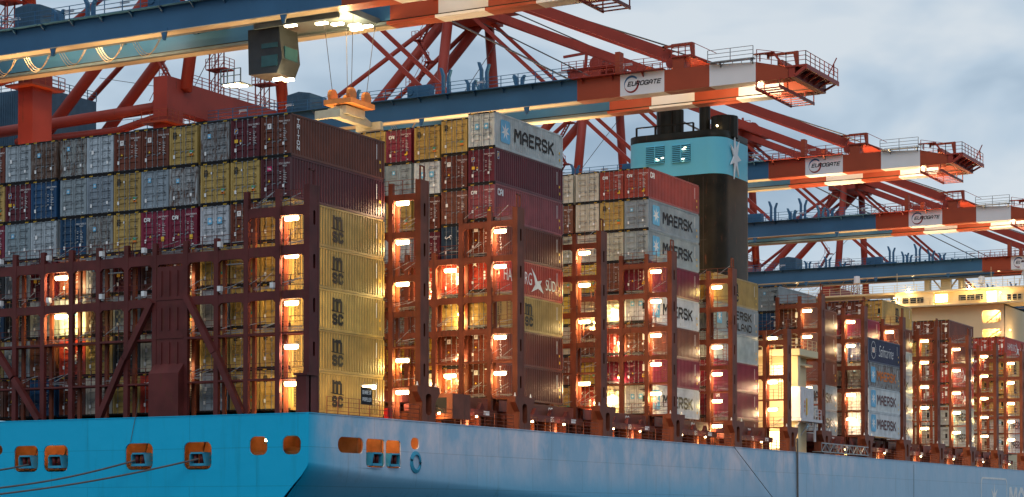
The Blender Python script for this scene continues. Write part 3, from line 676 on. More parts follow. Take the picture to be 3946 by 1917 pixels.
# lashing bridges ---------------------------------------------------------
PX = [2.52, .12, -2.51, -5.03, -7.66, -10.38, -12.9, -15.45, -17.96, -20.62, -23.3, -25.9]
def slot_plate(z0, z1, y0, y1):
    cy = (y0+y1)/2; holes = []; z = z1-2.2
    while z > z0+.8:
        holes.append(rrect(cy-.13, cy+.13, z-.5, z+.5, .13)); z -= 2.95
    return filled([(y0,z0),(y1,z0),(y1,z1),(y0,z1)], holes, .05)
def lashing_bridge(i, y, base, npost, high, tops, levels, lamps, mat, word, panel=False):
    """y: aft face; base: foot height; npost posts inboard; levels: [(z, depth)] of cross beams"""
    lb = empty('lashing_bridge', (0, y, 0), ship); lb['label'] = word
    dpt = 1.15; hi = PX[2]
    rods = MB()
    for zi, (z0, z1) in enumerate(levels):
        spans = [k for k in range(npost-1) if not (k >= 2 and z1 > tops[1]+.3)]
        xa_, xb_ = PX[spans[-1]+1]-.1, PX[0]-.1
        for yi, yy in enumerate(((.02,.22), (dpt-.16, dpt-.02))):
            if z1-z0 > .4 and yi == 0:
                pts = [(xa_,yy[0],z1),(xb_,yy[0],z1)]
                for k in spans: pts += [(PX[k]-.18,yy[0],z0-.16),(PX[k]-.42,yy[0],z0+.06),(PX[k+1]+.42,yy[0],z0+.06),(PX[k+1]+.18,yy[0],z0-.16)]
            else: zq = max(z0, z1-.22); pts = [(xa_,yy[0],z1),(xb_,yy[0],z1),(xb_,yy[0],zq),(xa_,yy[0],zq)]
            fr = MB(); fr.prism(pts[::-1], (0,yy[1]-yy[0],0)); fr.build('cross_beam', mat, lb)
        wk = MB(); wk.box(xa_, xb_, .23, dpt-.23, z1-.06, z1-.01); wk.build('walkway', M_DECK, lb)
        rl = MB(); rl.rail([(xa_+.1,.10,z1),(xb_-.1,.10,z1)], 1.05, 1.25, .032, 3); rl.build('guard_rail', mat, lb)
        for k in spans:
            xa, xb = PX[k+1], PX[k]
            if z1-z0 > .4 or random.random() < .5:
                if random.random() < .75:    # lashing rods stowed on the walkway
                    for q in range(7):
                        rods.beam((xa+.3+random.uniform(0,.3), .3+random.uniform(0,.4), z1+.1+random.uniform(0,.25)), (xb-.4-random.uniform(0,.5), .3+random.uniform(0,.4), z1+.1+random.uniform(0,.3)), .025, .025)
                for q in range(3):
                    if random.random() < .6:
                        cx = random.uniform(xa+.6, xb-.6); rods.beam((cx-random.uniform(.3,.8), .15, z1+random.uniform(.2,.6)), (cx+random.uniform(.3,.7), .5, z1+random.uniform(.5,1.3)), .04, .04)
    rods.build('lashing_rods', M_GALV, lb)
    for k in range(npost):
        xp = PX[k]; top = tops[0] if k <= 2 else tops[1]
        if k == 0: continue
        g = MB(); g.box(xp-.19, xp+.19, 0, .30, base, top); g.build('post', mat, lb)
        g = MB(); g.box(xp-.13, xp+.13, dpt-.22, dpt, base, top-1.0); g.build('post', M_SHIPB, lb)
    # outer post: deep box with slots in the side plate
    zt = tops[0]+.15
    g = MB(); g.mat(mat); g.box(PX[0]-.26, PX[0]+.20, 0, .20, high, zt); g.box(PX[0]-.26, PX[0]+.20, dpt-.15, dpt+.05, high, zt)
    g.add(slot_plate(high, zt, .2, dpt-.15), T3(FACE_SIDE, PX[0]+.14, 0, 0)); g.box(PX[0]-.26, PX[0]-.20, .2, dpt-.15, high, zt)
    for q in (0, 1): g.box(PX[0]-.1+.0, PX[0]+.02, .3+q*.55, .36+q*.55, zt, zt+1.1)
    g.box(PX[0]-.1, PX[0]+.02, .3, .91, zt+1.0, zt+1.1)
    g.build('post', None, lb)
    g = MB(); xq = PX[1]+.30; g.tube([(xq,-.06,base+.2),(xq,-.06,tops[0]-1.2)], .035, 5)
    for zq in range(int(base)+1, int(tops[0])-1, 2): g.box(xq-.08, xq+.05, -.05, .05, zq, zq+.08)
    g.build('cable_pipe', M_DECK, lb)
    # bracket below the outer post
    if high > base+.5:
        out = [(-1.0, high), (2.2, high), (2.2, high-.45), (1.55, high-1.2), (1.6, base), (-.35, base), (-.3, high-1.2), (-1.0, high-.45)]
        me = filled(out, [rrect(.2, 1.0, base+.55, high-.55, .3)], .5)
        g = MB(); g.mat(mat); g.add(me, T3(FACE_SIDE, SX-.62, 0, 0)); g.box(PX[0]-.6, SX-.62, -.3, 1.5, base, high-.02)
        g.build('bracket', None, lb)
        g = MB(); g.mat(M_WHITE)
        for q in (-.75, 1.9): g.tube([(SX-.3,q,high),(SX-.3,q,high+.12),(SX-.3,q,high+.3)], .10, 8, .03)
        g.build('bollard_cap', None, lb)
    for (lx, lz, lit, en, bl) in lamps:
        lamp((lx, .55, lz), en, lb, lit, bl)
    if i in (1,3,5,7,9,11,13) or i > 0:
        g = MB(); x = .55    # ladders in the outer bay
        for a, c in zip(levels, levels[1:]):
            if random.random() < .6:
                xx = random.choice((.6, 1.7)); zz0, zz1 = a[1], c[1]
                for s_ in (-.18, .18): g.beam((xx+s_, .5, zz0), (xx+s_, .5, zz1), .04, .04)
                k = zz0+.3
                while k < zz1: g.beam((xx-.18, .5, k), (xx+.18, .5, k), .03, .03); k += .3
        if g.v: g.build('ladder', mat, lb)
    return lb
E0 = 500
LB0 = [(.9,13.0,1,E0,0),(.9,10.45,1,E0,0),(.9,7.25,1,E0,0),(.9,4.3,1,E0,0),(.9,1.8,1,E0,0),
       (-19.3,10.1,1,E0,0),(-19.3,7.3,1,E0,0)]+[(x,z,0,0,0) for x in (-14.2,-21.8,-3.8) for z in (10.0,5.0)]+[(-8.3,z,1,70,0) for z in (9.6,6.6,3.4)]
b0 = lashing_bridge(0, -1.6, DK, 12, DK, (14.9, 11.9), [(1.98,2.1),(5.05,5.2),(7.35,8.0),(10.3,11.05),(13.0,13.7)], LB0, M_SHIP, 'stern lashing bridge across the transom, with a ribbed closed panel')
# closed ribbed panel and diagonal braces of the stern bridge
g = MB(); g.box(-10.38+.2, -7.66-.2, .03, .3, DK, 10.2)
for x in (-9.75, -9.05, -8.35):
    for z0, z1 in ((2.95,4.9),(5.35,7.3),(7.75,9.9)): g.box(x-.05, x+.05, -.05, .03, z0+.4, z1)
for z in (5.2, 7.9): g.box(-10.2, -7.8, -.03, .03, z-.05, z+.05)
g.prism([(-10.35,.03,3.4),(-10.35,-.62,2.7),(-10.35,-.62,DK+.05),(-10.35,.03,DK+.05)], (2.6,0,0))
g.build('closed_panel', M_SHIP, b0)
for xa, za, xb, zb in ((-12.9,DK+.1,-10.5,8.0),(-15.3,-.3,-15.3,-.3),(-7.5,8.0,-5.1,4.0),(-5.0,4.0,-2.7,DK+.1),(-25.8,6.0,-23.3,2.9),(-23.2,2.8,-20.8,DK+.1),(-15.2,DK+.1,-12.95,3.9),(-12.9,3.9,-10.5,7.8)):
    if xa == xb or (xa, xb) == (-12.9,-10.5) and za < 1: continue
    g = MB(); g.beam((xa,-.06,za),(xb,-.06,zb),.42,.42); g.build('brace', M_SHIP, b0)
g = MB(); g.box(1.9, 2.72, -.35, .8, DK, 2.35); g.box(1.75, 2.85, -.45, .95, 2.2, 2.35); g.build('post_foot', M_SHIP, b0)
# cameras / junction boxes
g = MB()
for px_ in (-24.5,-19.9,-15.0,-11.2,-4.6,-.2):
    for z_ in (11.25, 8.2): 
        if random.random() < .8: g.box(px_-.14, px_+.14, -.25, .05, z_, z_+.36); g.box(px_-.05, px_+.05, -.1, .05, z_-.1, z_)
g.build('signal_box', M_WHITE, b0)
LEV = [(2.2,2.32),(5.15,5.28),(7.35,7.85),(9.95,10.5),(13.15,13.7),(15.95,16.5)]
YB = [None, 12.8, 27.76, 42.99, 58.0, 72.8, 88.1, 98.76, 113.44, 128.11, 142.73, 157.4, 171.51, 186.18]
LZ = {1:(16.0,13.1,10.0,4.35,2.0), 2:(15.8,12.95,7.25,4.35), 3:(15.8,13.0,9.8,4.4), 4:(15.8,13.0,9.8,7.1,4.35), 5:(15.8,9.8,7.1,4.4,1.9),
      6:(11.9,7.2,4.3), 7:(15.8,12.9,7.2), 8:(15.8,13.0,7.2,4.35), 9:(15.8,), 10:(15.8,13.0,9.8,7.1,4.4), 11:(15.8,12.9,9.8,7.1,4.4), 12:(15.8,13,9.8,7.1,4.4), 13:(15.8,12.9,9.8,7.1,4.4)}
NP = {1:5, 2:6, 3:5, 4:5, 5:4, 6:3, 7:4, 8:4, 9:4, 10:4, 11:4, 12:4, 13:4}
WORD = ['', 'lashing bridge right behind the stern stack', 'lashing bridge at the near end of the tall second stack', 'lashing bridge between second and third stacks', 'lashing bridge at the near end of the third stack', 'lashing bridge beside the black funnel', 'low lashing bridge by the cream casing', 'lashing bridge behind the white platform', 'lashing bridge before the dark blue container', 'lashing bridge after the dark blue container', 'lashing bridge sixth from the right edge', 'lashing bridge before the eighth stack', 'lashing bridge after the eighth stack', 'lashing bridge at the right edge of the photo']
for i in range(1, 14):
    lv = LEV if i != 6 else [(2.2,2.32),(5.15,5.28),(7.35,7.85),(11.0,11.6)]
    tp = (17.35, 14.3) if i != 6 else (12.6, 12.0)
    lm = [(.85, z, 1, E0*(1.0 if z > 3 else .6), 0) for z in LZ[i]]
    if i == 2: lm += [(-3.8,12.9,1,E0,0),(-3.8,4.3,1,E0*1.1,0)]
    if i == 4: lm += [(-3.6,12.4,1,E0,1),(-3.6,4.2,1,E0,1)]
    if i in (3, 7, 10, 12): lm += [(-4.0,10.0,1,E0*.8,0),(-4.0,5.0,1,E0*.8,0)]
    if i in (1,2,3,4,5): lm += [(x_, z_, 1, E0*.8, 1) for x_, z_ in ((-2.95,9.2),(-2.95,5.9),(-5.5,11.2),(-5.5,3.6))]
    if i == 1: lm += [(-3.8,12.0,1,E0,0),(-3.8,6.0,1,E0,0),(-6.4,4,1,E0,0)]
    lashing_bridge(i, YB[i], DK, NP[i], 2.3, tp, lv, lm, M_SHIPB, WORD[i])
def upspot(p, aim, e_, par, sz):  # added uplights with mounts, there only to brighten the boom undersides
    d = bpy.data.lights.new('added_uplight', 'SPOT'); d.energy = e_; d.color = (1,.66,.32); d.spot_size = R(sz); d.spot_blend = .8; d.shadow_soft_size = .3
    o = bpy.data.objects.new('added_uplight', d); COL.objects.link(o); o.parent = par; o.location = p; o.rotation_euler = (Vector(aim)-Vector(p)).to_track_quat('-Z','Y').to_euler()
    g = MB(); g.tube([(p[0],p[1],p[2]-.4),(p[0],p[1],p[2]-.1)], .16, 8, .24); g.tube([(p[0],p[1],-.4),(p[0],p[1],p[2]-.4)], .07, 6); g.build('added_uplight_mount', M_GALV, par)
for x_, y_, z_, ax, ay, e_, sz in [(x0_,20.5,13,x0_,21.5,15000,62) for x0_ in (-4,-14)]+[(x0_,19,24,x0_,21,6000,90) for x0_ in (-30,-42)]+[(x0_,72.2,18.2,x0_,65.5,36000,74) for x0_ in (-1.3,-9,-17,-26)]+[(-1.3,112.5,17.6,4,115,28000,90),(-8,112.5,17.6,-8,115,24000,80),(-1.3,151,16,5,154,24000,80),(-8,151,16,-8,154,22000,70)]:
    upspot((x_,y_,z_), (ax,ay,33), e_, ship, sz)
# deck level structure along the starboard side ------------------------------
num = 92
for i in range(1, 13):
    y0, y1 = YB[i]+1.7, YB[i+1]-1.1
    if i in (6,): continue
    hc = MB(); hc.mat(M_SHIP); hc.box(-1.5, .45, y0-.6, y1+.3, 1.25, 2.15); hc.box(.45, 1.5, y0-.3, y1, .62, 1.15)
    hc.mat(M_DECK); hc.box(-1.6, -1.5, y0, y1, DK, 1.25)
    k = y0+.6; q = 0
    while k < y1-.8:
        hc.mat(M_SHIPB); hc.prism([(-1.5,k,DK),(1.45,k,DK),(1.45,k,.62),(-1.5,k,.62)], (0,.12,0))
        hc.mat(M_SHIP); hc.prism([(.6,k+.9,1.15),(.6,k+1.9,1.15),(.6,k+1.4,1.75)], (.35,0,0))
        if q % 2 == 0:
            hc.mat(M_SHIPB); hc.tube([(1.0,k+1.3,DK),(1.0,k+1.3,.58)], .38, 10)
        k += 2.9; q += 1
    hc.mat(M_WHITE); hc.box(1.5, 1.51, y1-2.2, y1-1.3, .72, 1.05)
    o = hc.build('hatch_coaming', None, ship)
    nb = MB(); f1, f2 = (num-2*i-2, num-2*i-3)
    for yy, nn in ((y0+3.6, f1), (y0+8.0, f2)):
        block(nb, str(nn), FACE_SIDE, (.465, yy, 1.42), .55, .8, M_WHITE, .18); block(nb, str(nn), FACE_SIDE, (1.515, yy-1.6, .68), .40, .6, M_WHITE, .14)
    link('hatch_numbers', nb.mesh('hatch_numbers'), o)
    rl = MB(); rl.rail([(SX-.25,y0-.1,DK),(SX-.25,y1-.0,DK)], 1.15, 1.45, .035, 4)
    rl.build('guard_rail', M_SHIPB, ship)
    for yy in (y0+2.2, y0+7.9): lamp((2.0, yy, .52), 170, ship, True, True, (1,.55,.20))
rl = MB(); rl.rail([(SX-.25,.2,DK),(SX-.25,12.3,DK)], 1.25, 1.4, .035, 4); rl.build('guard_rail', M_SHIPB, ship)
# stern corner fittings
g = MB(); p = px_s(1353, 1563); g.mat(M_BLACK); g.box(SX-.2, SX-.16, 4.35, 5.75, .55, 1.75)
block(g, 'BEWARE OF', FACE_SIDE, (SX-.15, 4.48, 1.25), .28, 1.14, M_WHITE, .16); block(g, 'PROPELLER', FACE_SIDE, (SX-.15, 4.48, .76), .28, 1.14, M_WHITE, .16)
g.build('warning_sign', None, ship)
g = MB(); g.mat(principled('box_red', (.45,.01,.01), .4)); g.box(SX-.6, SX-.3, 8.0, 8.6, DK, .45); g.build('fire_box', None, ship)
g = MB(); g.mat(M_SHIPB); g.box(SX-.7, SX-.2, 17.0, 17.8+1.9, .1, 2.0); g.mat(M_BLACK); g.box(.9, SX-.7, 16.99, 17.02, .5, 1.7); g.mat(M_SHIPB); g.box(1.0, SX-.7, 17.02, 19.5, .1, 2.0)
g.build('equipment_locker', None, ship)
lamp((SX-.5, 5.9, 1.9), 90, ship, True, False)
for a in TW[:6]: plight(((a[0]+a[1])/2+.2, 2.4, DK-.8), 150 if a[0] < -3 else 50, (1,.5,.2), .1, ship)
plight((-26.6, 1.8, DK-.8), 240, (1,.5,.2), .1, ship)
for k, a in enumerate(TW[:6]):      # pipes and cabinets on the walls behind each opening
    g = MB(); xc = (a[0]+a[1])/2-3.2
    g.box(xc-.5, xc+.1, 4.6, 5.15, -3.9, -2.4-.1*k); g.tube([(xc+.5,5.05,-3.9),(xc+.5,5.05,-.8)], .07, 6); g.tube([(xc-1.5,4.9,-1.6-.1*k),(xc+1.6,4.9,-1.6-.1*k)], .06, 6); g.box(xc+.9, xc+1.3, 4.7, 5.15, -3.3, -2.2)
    g.build('deck_fittings', M_DECK if k % 2 else M_GALV, ship)
for yy, en in ((5.9, 160), (8.8, 200), (11.6, 180), (14, 50)): plight((SX-1.5, yy, DK-.7), en, (1,.5,.2), .1, ship)
l1 = px_t(1018, 1697); link('lamp', BULB, ship, (l1.x, YT+.25, l1.z))
# funnel ------------------------------------------------------------------------
FY0, FY1 = 89.6, 98.6
fx = lambda px: (lambda d: (m.translation+d*((FY0-m.translation.y)/d.y)).x)(fw+r2*((px-1900.0)/7739.63)+u2*((1805.7-600)/7739.63))
fz = lambda px, py: (lambda d: (m.translation+d*((FY0-m.translation.y)/d.y)).z)(fw+r2*((px-1900.0)/7739.63)+u2*((1805.7-py)/7739.63))
FX0, FX1 = fx(2435)-.85, fx(2745)+1.15
ZT, ZB1, ZB2 = fz(2700,502), fz(2600,540), fz(2600,680)
funnel = empty('funnel', (0,0,0), ship); funnel['label'] = 'black funnel with pale cyan band, white star and louvred openings'
def floop(z, ins=0): return [(p[0], p[1], z) for p in rrect(FX0+ins, FX1-ins, FY0+ins, FY1-ins, 1.9, 7)]
def band(z0, z1, mat, cap=False, ins=0):
    b = MB(); A = floop(z0, ins); B = floop(z1, ins); n = len(A); b.v = A+B; b.f = [(k, (k+1)%n, n+(k+1)%n, n+k) for k in range(n)]; b.m = [0]*n
    if cap: b.f.append(tuple(range(n, 2*n))); b.m.append(0)
    b.mats = [mat]; me = b.mesh('band'); me.polygons.foreach_set('use_smooth', [True]*n+[False]*(len(me.polygons)-n)); return me
link('upper_casing', band(ZB1+.001, ZT, M_FBLACK, True), funnel)
link('lower_casing', band(0, ZB2-.001, M_FBLACK), funnel)
link('blue_band', band(ZB2, ZB1, M_FBLUE), funnel)
g = MB()
for zz in (5,9.5,14,18.5,23): g.box(FX0+1.9, FX1-1.9, FY0-.02, FY0-.003, zz, zz+.07)
for k in range(5): xx = FX0+2.4+k*1.75; g.box(xx, xx+.06, FY0-.022, FY0-.003, 2, ZB2-.3)
g.build('plate_seam', principled('seam_brown', (.04,.03,.02), .6), funnel)
for px0, px1, py0, py1 in ((2490,2561,567,632),(2591,2661,560,625)):
    x0, x1 = fx(px0), fx(px1); z0, z1 = fz((px0+px1)/2, py1), fz((px0+px1)/2, py0)
    g = MB(); g.box(x0, x1, FY0-.03, FY0-.01, z0, z1); lo = g.build('louvre', M_GLASS, funnel)
    g = MB(); n = 9
    for k in range(n+1):
        z = z0+(z1-z0)*k/n; g.prism([(x0,FY0-.22,z-.05),(x0,FY0-.22,z),(x0,FY0-.04,z+.12),(x0,FY0-.04,z+.07)], (x1-x0,0,0))
    g.box((x0+x1)/2-.04, (x0+x1)/2+.04, FY0-.25, FY0-.05, z0, z1)
    sl = g.build('louvre_slats', M_FBLUE, lo)
    g = MB(); 
    for q in range(3): 
        cx = x0+(x1-x0)*random.uniform(.45,.92); cz = z0+(z1-z0)*random.uniform(.1,.9); g.box(cx-.16, cx+.16, FY0-.05, FY0-.04, cz-.07, cz+.07)
    g.build('lamp', M_LAMPW, lo)
g = MB(); st = star(0, 0, 2.55, ri=.34, rot=100); sy = FY0+1.5
g.prism([(FX1+.12+(-.0), FY0+3.4+p[0]*.62, (ZB1+ZB2)/2+.1+p[1]) for p in st], (.12,0,0)); g.build('star_emblem', M_CWHITE, funnel)
g = MB()
for px_, w_, zt in ((2520, 1.15, 3.9), (2560, .75, 3.2), (2668, .62, 4.6), (2745, 1.5, 1.9)):
    xx = fx(px_); g.tube([(xx, FY0+3.5, ZT-.5), (xx, FY0+3.5, ZT+zt)], w_, 14)
g.build('exhaust_pipe', M_FBLACK, funnel, False)
g = MB(); g.rail([(FX0+1.2,FY0+.5,ZT-.1),(FX1-3.6,FY0+.5,ZT-.1)], 1.1, 2.4, .14, 1); g.build('top_rail', M_FBLACK, funnel)
lamp((FX1-5, FY0-2.6, 17.3), 1500, funnel, True, True, (1,.72,.3)); lamp((FX1-9, FY0-2.6, 16), 1200, funnel, True, True, (1,.72,.3)); fl = fx(2790); lamp((FX1-1.2, FY0+1.5, ZT+.6), 40, funnel, True, True)  # first two lamps are added, out of view, to warm the funnel face
# cream casing and shore power box -------------------------------------------------
cs = empty('engine_casing', (0,0,0), ship); cs['label'] = 'cream engine casing lit by lamps below the crane boom'
g = MB(); g.box(-8, 1.2, 93.4, 98.0, DK, 10.3); g.build('casing_wall', M_CREAM, cs)
g = MB(); g.box(1.3, 2.15, 92.8, 93.6, DK, 10.2); g.build('casing_column', M_CREAM, cs)
g = MB(); g.box(-8, 2.5, 92.3, 98.2, 10.25, 10.95); g.box(-8, 1.9, 92.9, 98.2, 9.3, 9.5); g.build('casing_top', M_CREAM, cs)
g = MB(); g.rail([(-6,92.4,10.95),(2.4,92.4,10.95),(2.4,98,10.95)], 1.1, 1.5, .04, 3); g.rail([(-6,92.9,7.3),(1.2,92.9,7.3)], 1.1, 1.5, .04, 3); g.build('guard_rail', M_CREAM, cs)
for x0,x1,z in ((-1.2,.2,7.4),(-1.5,-.2,.2),(-5,-3.8,7.4)):
    g = MB(); g.box(x0, x1, 93.34, 93.37, z, z+1.9); g.build('lit_doorway', emis('doorway_glow', (1,.66,.28), 2.2), cs)
for p_, e_ in (((-.2,91.0,9.6),300),((-.5,91.0,5.6),300),((-.2,91.0,1.8),300),((1.9,91.2,6.5),120)): plight(p_, e_, (1,.70,.34), .3, cs)
M_AMP = principled('amp_white', (.60,.58,.60), .5)
g = MB(); g.box(.9, 2.8, 91.7, 95.9, 3.45, 6.8)
for k in range(7): g.box(2.8, 2.84, 91.9+k*.58, 92.15+k*.58, 3.6, 6.7)
g.build('shore_power_box', M_AMP, cs)
g = MB(); g.box(.8, 3.0, 91.4, 98.1, 3.1, 3.4); g.beam((2.6,96.8,3.1),(2.6,96.8,1.0),.2,.2); g.beam((2.6,92.2,3.1),(1.2,92.2,1.0),.12,.12); g.beam((2.6,95,3.1),(1.2,95,1.0),.12,.12); g.build('box_platform', M_AMP, cs)
g = MB(); g.rail([(2.9,96.1,3.4),(2.9,98.0,3.4)], 1.1, .8, .05, 3); g.build('guard_rail', M_AMP, cs)
g = MB(); g.mat(M_YEL); g.box(2.85, 2.87, 93.45, 93.8, 3.8, 5.6)
for k, ch in enumerate('AMP'): block(g, ch, FACE_SIDE, (2.855, 92.85, 5.0-k*.5), .36, .30, M_ORA, .2)
g.build('box_lettering', None, cs)
g = MB(); ga = []
g.beam((SX-.1,97.6,.9),(SX-.1,113.5,.9),.1,.12); g.beam((SX-.1,97.6,-.05),(SX-.1,113.5,-.05),.1,.12); k = 97.6; q = 0
while k < 112.9: g.beam((SX-.1,k,.9 if q%2 else -.05),(SX-.1,k+1.32,-.05 if q%2 else .9),.09,.09); g.beam((SX-.1,k,-.05),(SX-.1,k,.9),.07,.07); k += 1.32; q += 1
g.box(SX-1.2, SX-.15, 97.6, 113.5, -.1, -.0); g.build('gangway', M_GALV, ship)
# bridge house ---------------------------------------------------------------------
HY = 201.0
def hp(px, py):
    d = fw+r2*((px-1900.0)/7739.63)+u2*((1805.7-py)/7739.63); t = (HY-m.translation.y)/d.y; return m.translation+d*t
hs = empty('deckhouse', (0,0,0), ship); hs['label'] = 'cream navigation bridge house far forward with lit doorways'
c0 = hp(3873, 1400); z1 = hp(3700,1180).z; zt = hp(3700,1122).z; xl = -54
Lc = [(hp(a,b_), hp(c_,d_)) for a,b_,c_,d_ in ((3785,1245,3856,1195),(3785,1303,3856,1267))]
g = MB(); me = filled([(xl,DK),(c0.x,DK),(c0.x,z1),(xl,z1)], [rrect(p.x,q.x,p.z,q.z,.35) for p,q in Lc], .1)
g.add(me, Matrix.Translation((0,HY,0)) @ FACE_AFT @ Matrix.Translation((0,0,-.1))); g.box(c0.x-.1, c0.x, HY, HY+12, DK, z1)
g.box(xl, c0.x, HY+.12, HY+12, z1-.2, z1); g.build('house_wall', M_CREAM, hs)
g = MB()
for p,q in Lc: g.box(p.x-.6, q.x+.6, HY+2.6, HY+2.7, p.z-.6, q.z+.6); g.box(p.x-.6,q.x+.6,HY+.1,HY+2.7,p.z-.3,p.z-.1); g.box(p.x-.7,p.x-.6,HY+.1,HY+2.7,p.z-.3,q.z+.3); g.beam((p.x,HY+1.6,p.z),(q.x-.4,HY+1.6,q.z),.5,.12); g.rail([(p.x,HY+.3,p.z),(q.x,HY+.3,p.z)],1.0,.7,.05,3)
g.build('stair_recess', M_CREAM, hs)
for p,q in Lc: plight(((p.x+q.x)/2+.3, HY+1.5, q.z-.3), 900, (1,.62,.25), .2, hs); plight((p.x+.6, HY+1.0, q.z-.5), 300, (1,.62,.25), .2, hs)
bw = MB(); bw.box(xl, SX+1.0, HY-1.6, HY+5, z1, z1+.22); me_z = z1+.2
bw.box(xl, hp(3560,1150).x-6, HY-.2, HY+4.6, me_z, zt-.9); bw.box(hp(3565,1150).x-4.3, SX+.2, HY+.4, HY+4.6, me_z, zt); bw.box(xl, SX+1.2, HY-.9, HY+5, zt, zt+.25)
bw.box(hp(3500,1150).x-2.0, hp(3600,1150).x, HY-.4, HY+2, me_z, zt)
bw.build('bridge_deck', M_CREAM, hs)
g = MB()
for a,b_,c_,d_ in ((3480,1172,3566,1147),(3697,1160,3795,1134),(3884,1158,3946,1132),(3440,1175,3468,1150)):
    p, q = hp(a,b_), hp(c_,d_); n = 3
    for k in range(n):
        xa = p.x+(q.x-p.x)*k/n; xb = p.x+(q.x-p.x)*(k+1)/n-.18; g.box(xa, xb, HY-.46, HY-.42, p.z, q.z)
g.build('bridge_window', M_GLASS, hs)
g = MB(); p, q = hp(3606,1168), hp(3654,1134); g.box(p.x, q.x, HY-.44, HY-.41, p.z, q.z); p, q = hp(3806,1168), hp(3876,1120); g.box(p.x, p.x+1.5, HY-.44, HY-.41, p.z, q.z)
g.build('lit_doorway', emis('doorway_bright', (1,.66,.25), 4), hs)
g = MB(); g.rail([(xl,HY-1.5,me_z),(hp(3630,1170).x-1.5,HY-1.5,me_z),(SX+.9,HY-1.5,me_z)], 1.1, 1.6, .05, 3); g.rail([(xl,HY-.8,zt+.25),(SX+1,HY-.8,zt+.25)], 1.1, 1.8, .05, 3); g.build('guard_rail', M_CREAM, hs)
for a, b_, e_ in ((3455,1152,450),(3510,1120,320),(3742,1108,400),(3812,1130,550),(3862,1130,550),(3630,1150,350),(3900,1275,350)):
    p = hp(a, b_); lamp((p.x, HY-1.2, p.z), e_, hs, True, True, (1,.66,.3))
MY = HY+11
for xx, hw in ((-19.5,.45),(-16.4,.8),(-13.8,.45)):
    g = MB(); g.prism([(xx-hw*2,MY,zt-3),(xx+hw*2,MY,zt-3),(xx+hw*2,MY,zt+.3),(xx+hw,MY,zt+1.2),(xx+hw,MY,zt+5.5),(xx-hw,MY,zt+5.5),(xx-hw,MY,zt+1.2),(xx-hw*2,MY,zt+.3)], (0,1,0)); g.build('mast_leg', M_CREAM, hs)
for xa, xb in ((-19.2,-16.8),(-13.9,-16.2)):
    g = MB(); g.beam((xa,MY+.5,zt+4.2),(xb,MY+.5,zt+1.2),.22,.22); g.build('mast_brace', M_CREAM, hs)
for px_, hgt in ((3287, 2.4), (3930, 3.0), (3770, 1.2)):
    p = hp(px_, 1120); g = MB()
    for dx, dy in ((-.7,0),(.7,0),(0,.9)): g.beam((p.x+dx,HY+2+dy,zt),(p.x,HY+2,zt+hgt),.10,.10)
    g.tube([(p.x,HY+2,zt+hgt),(p.x,HY+2,zt+hgt+.9),(p.x,HY+2,zt+hgt+1.15)], .55, 12, .45); g.build('radome', M_CWHITE, hs, False)
g = MB()
for px_ in (3435, 3500, 3760, 3800, 3845, 3890, 3910): p = hp(px_, 1118); g.beam((p.x,HY+3,zt),(p.x,HY+3,zt+random.uniform(1.5,4)),.07,.07)
g.build('antenna', M_CREAM, hs)
p = hp(3903,1290); plight((p.x+.6, HY+3.0, p.z), 500, (1,.66,.3), .3, hs)

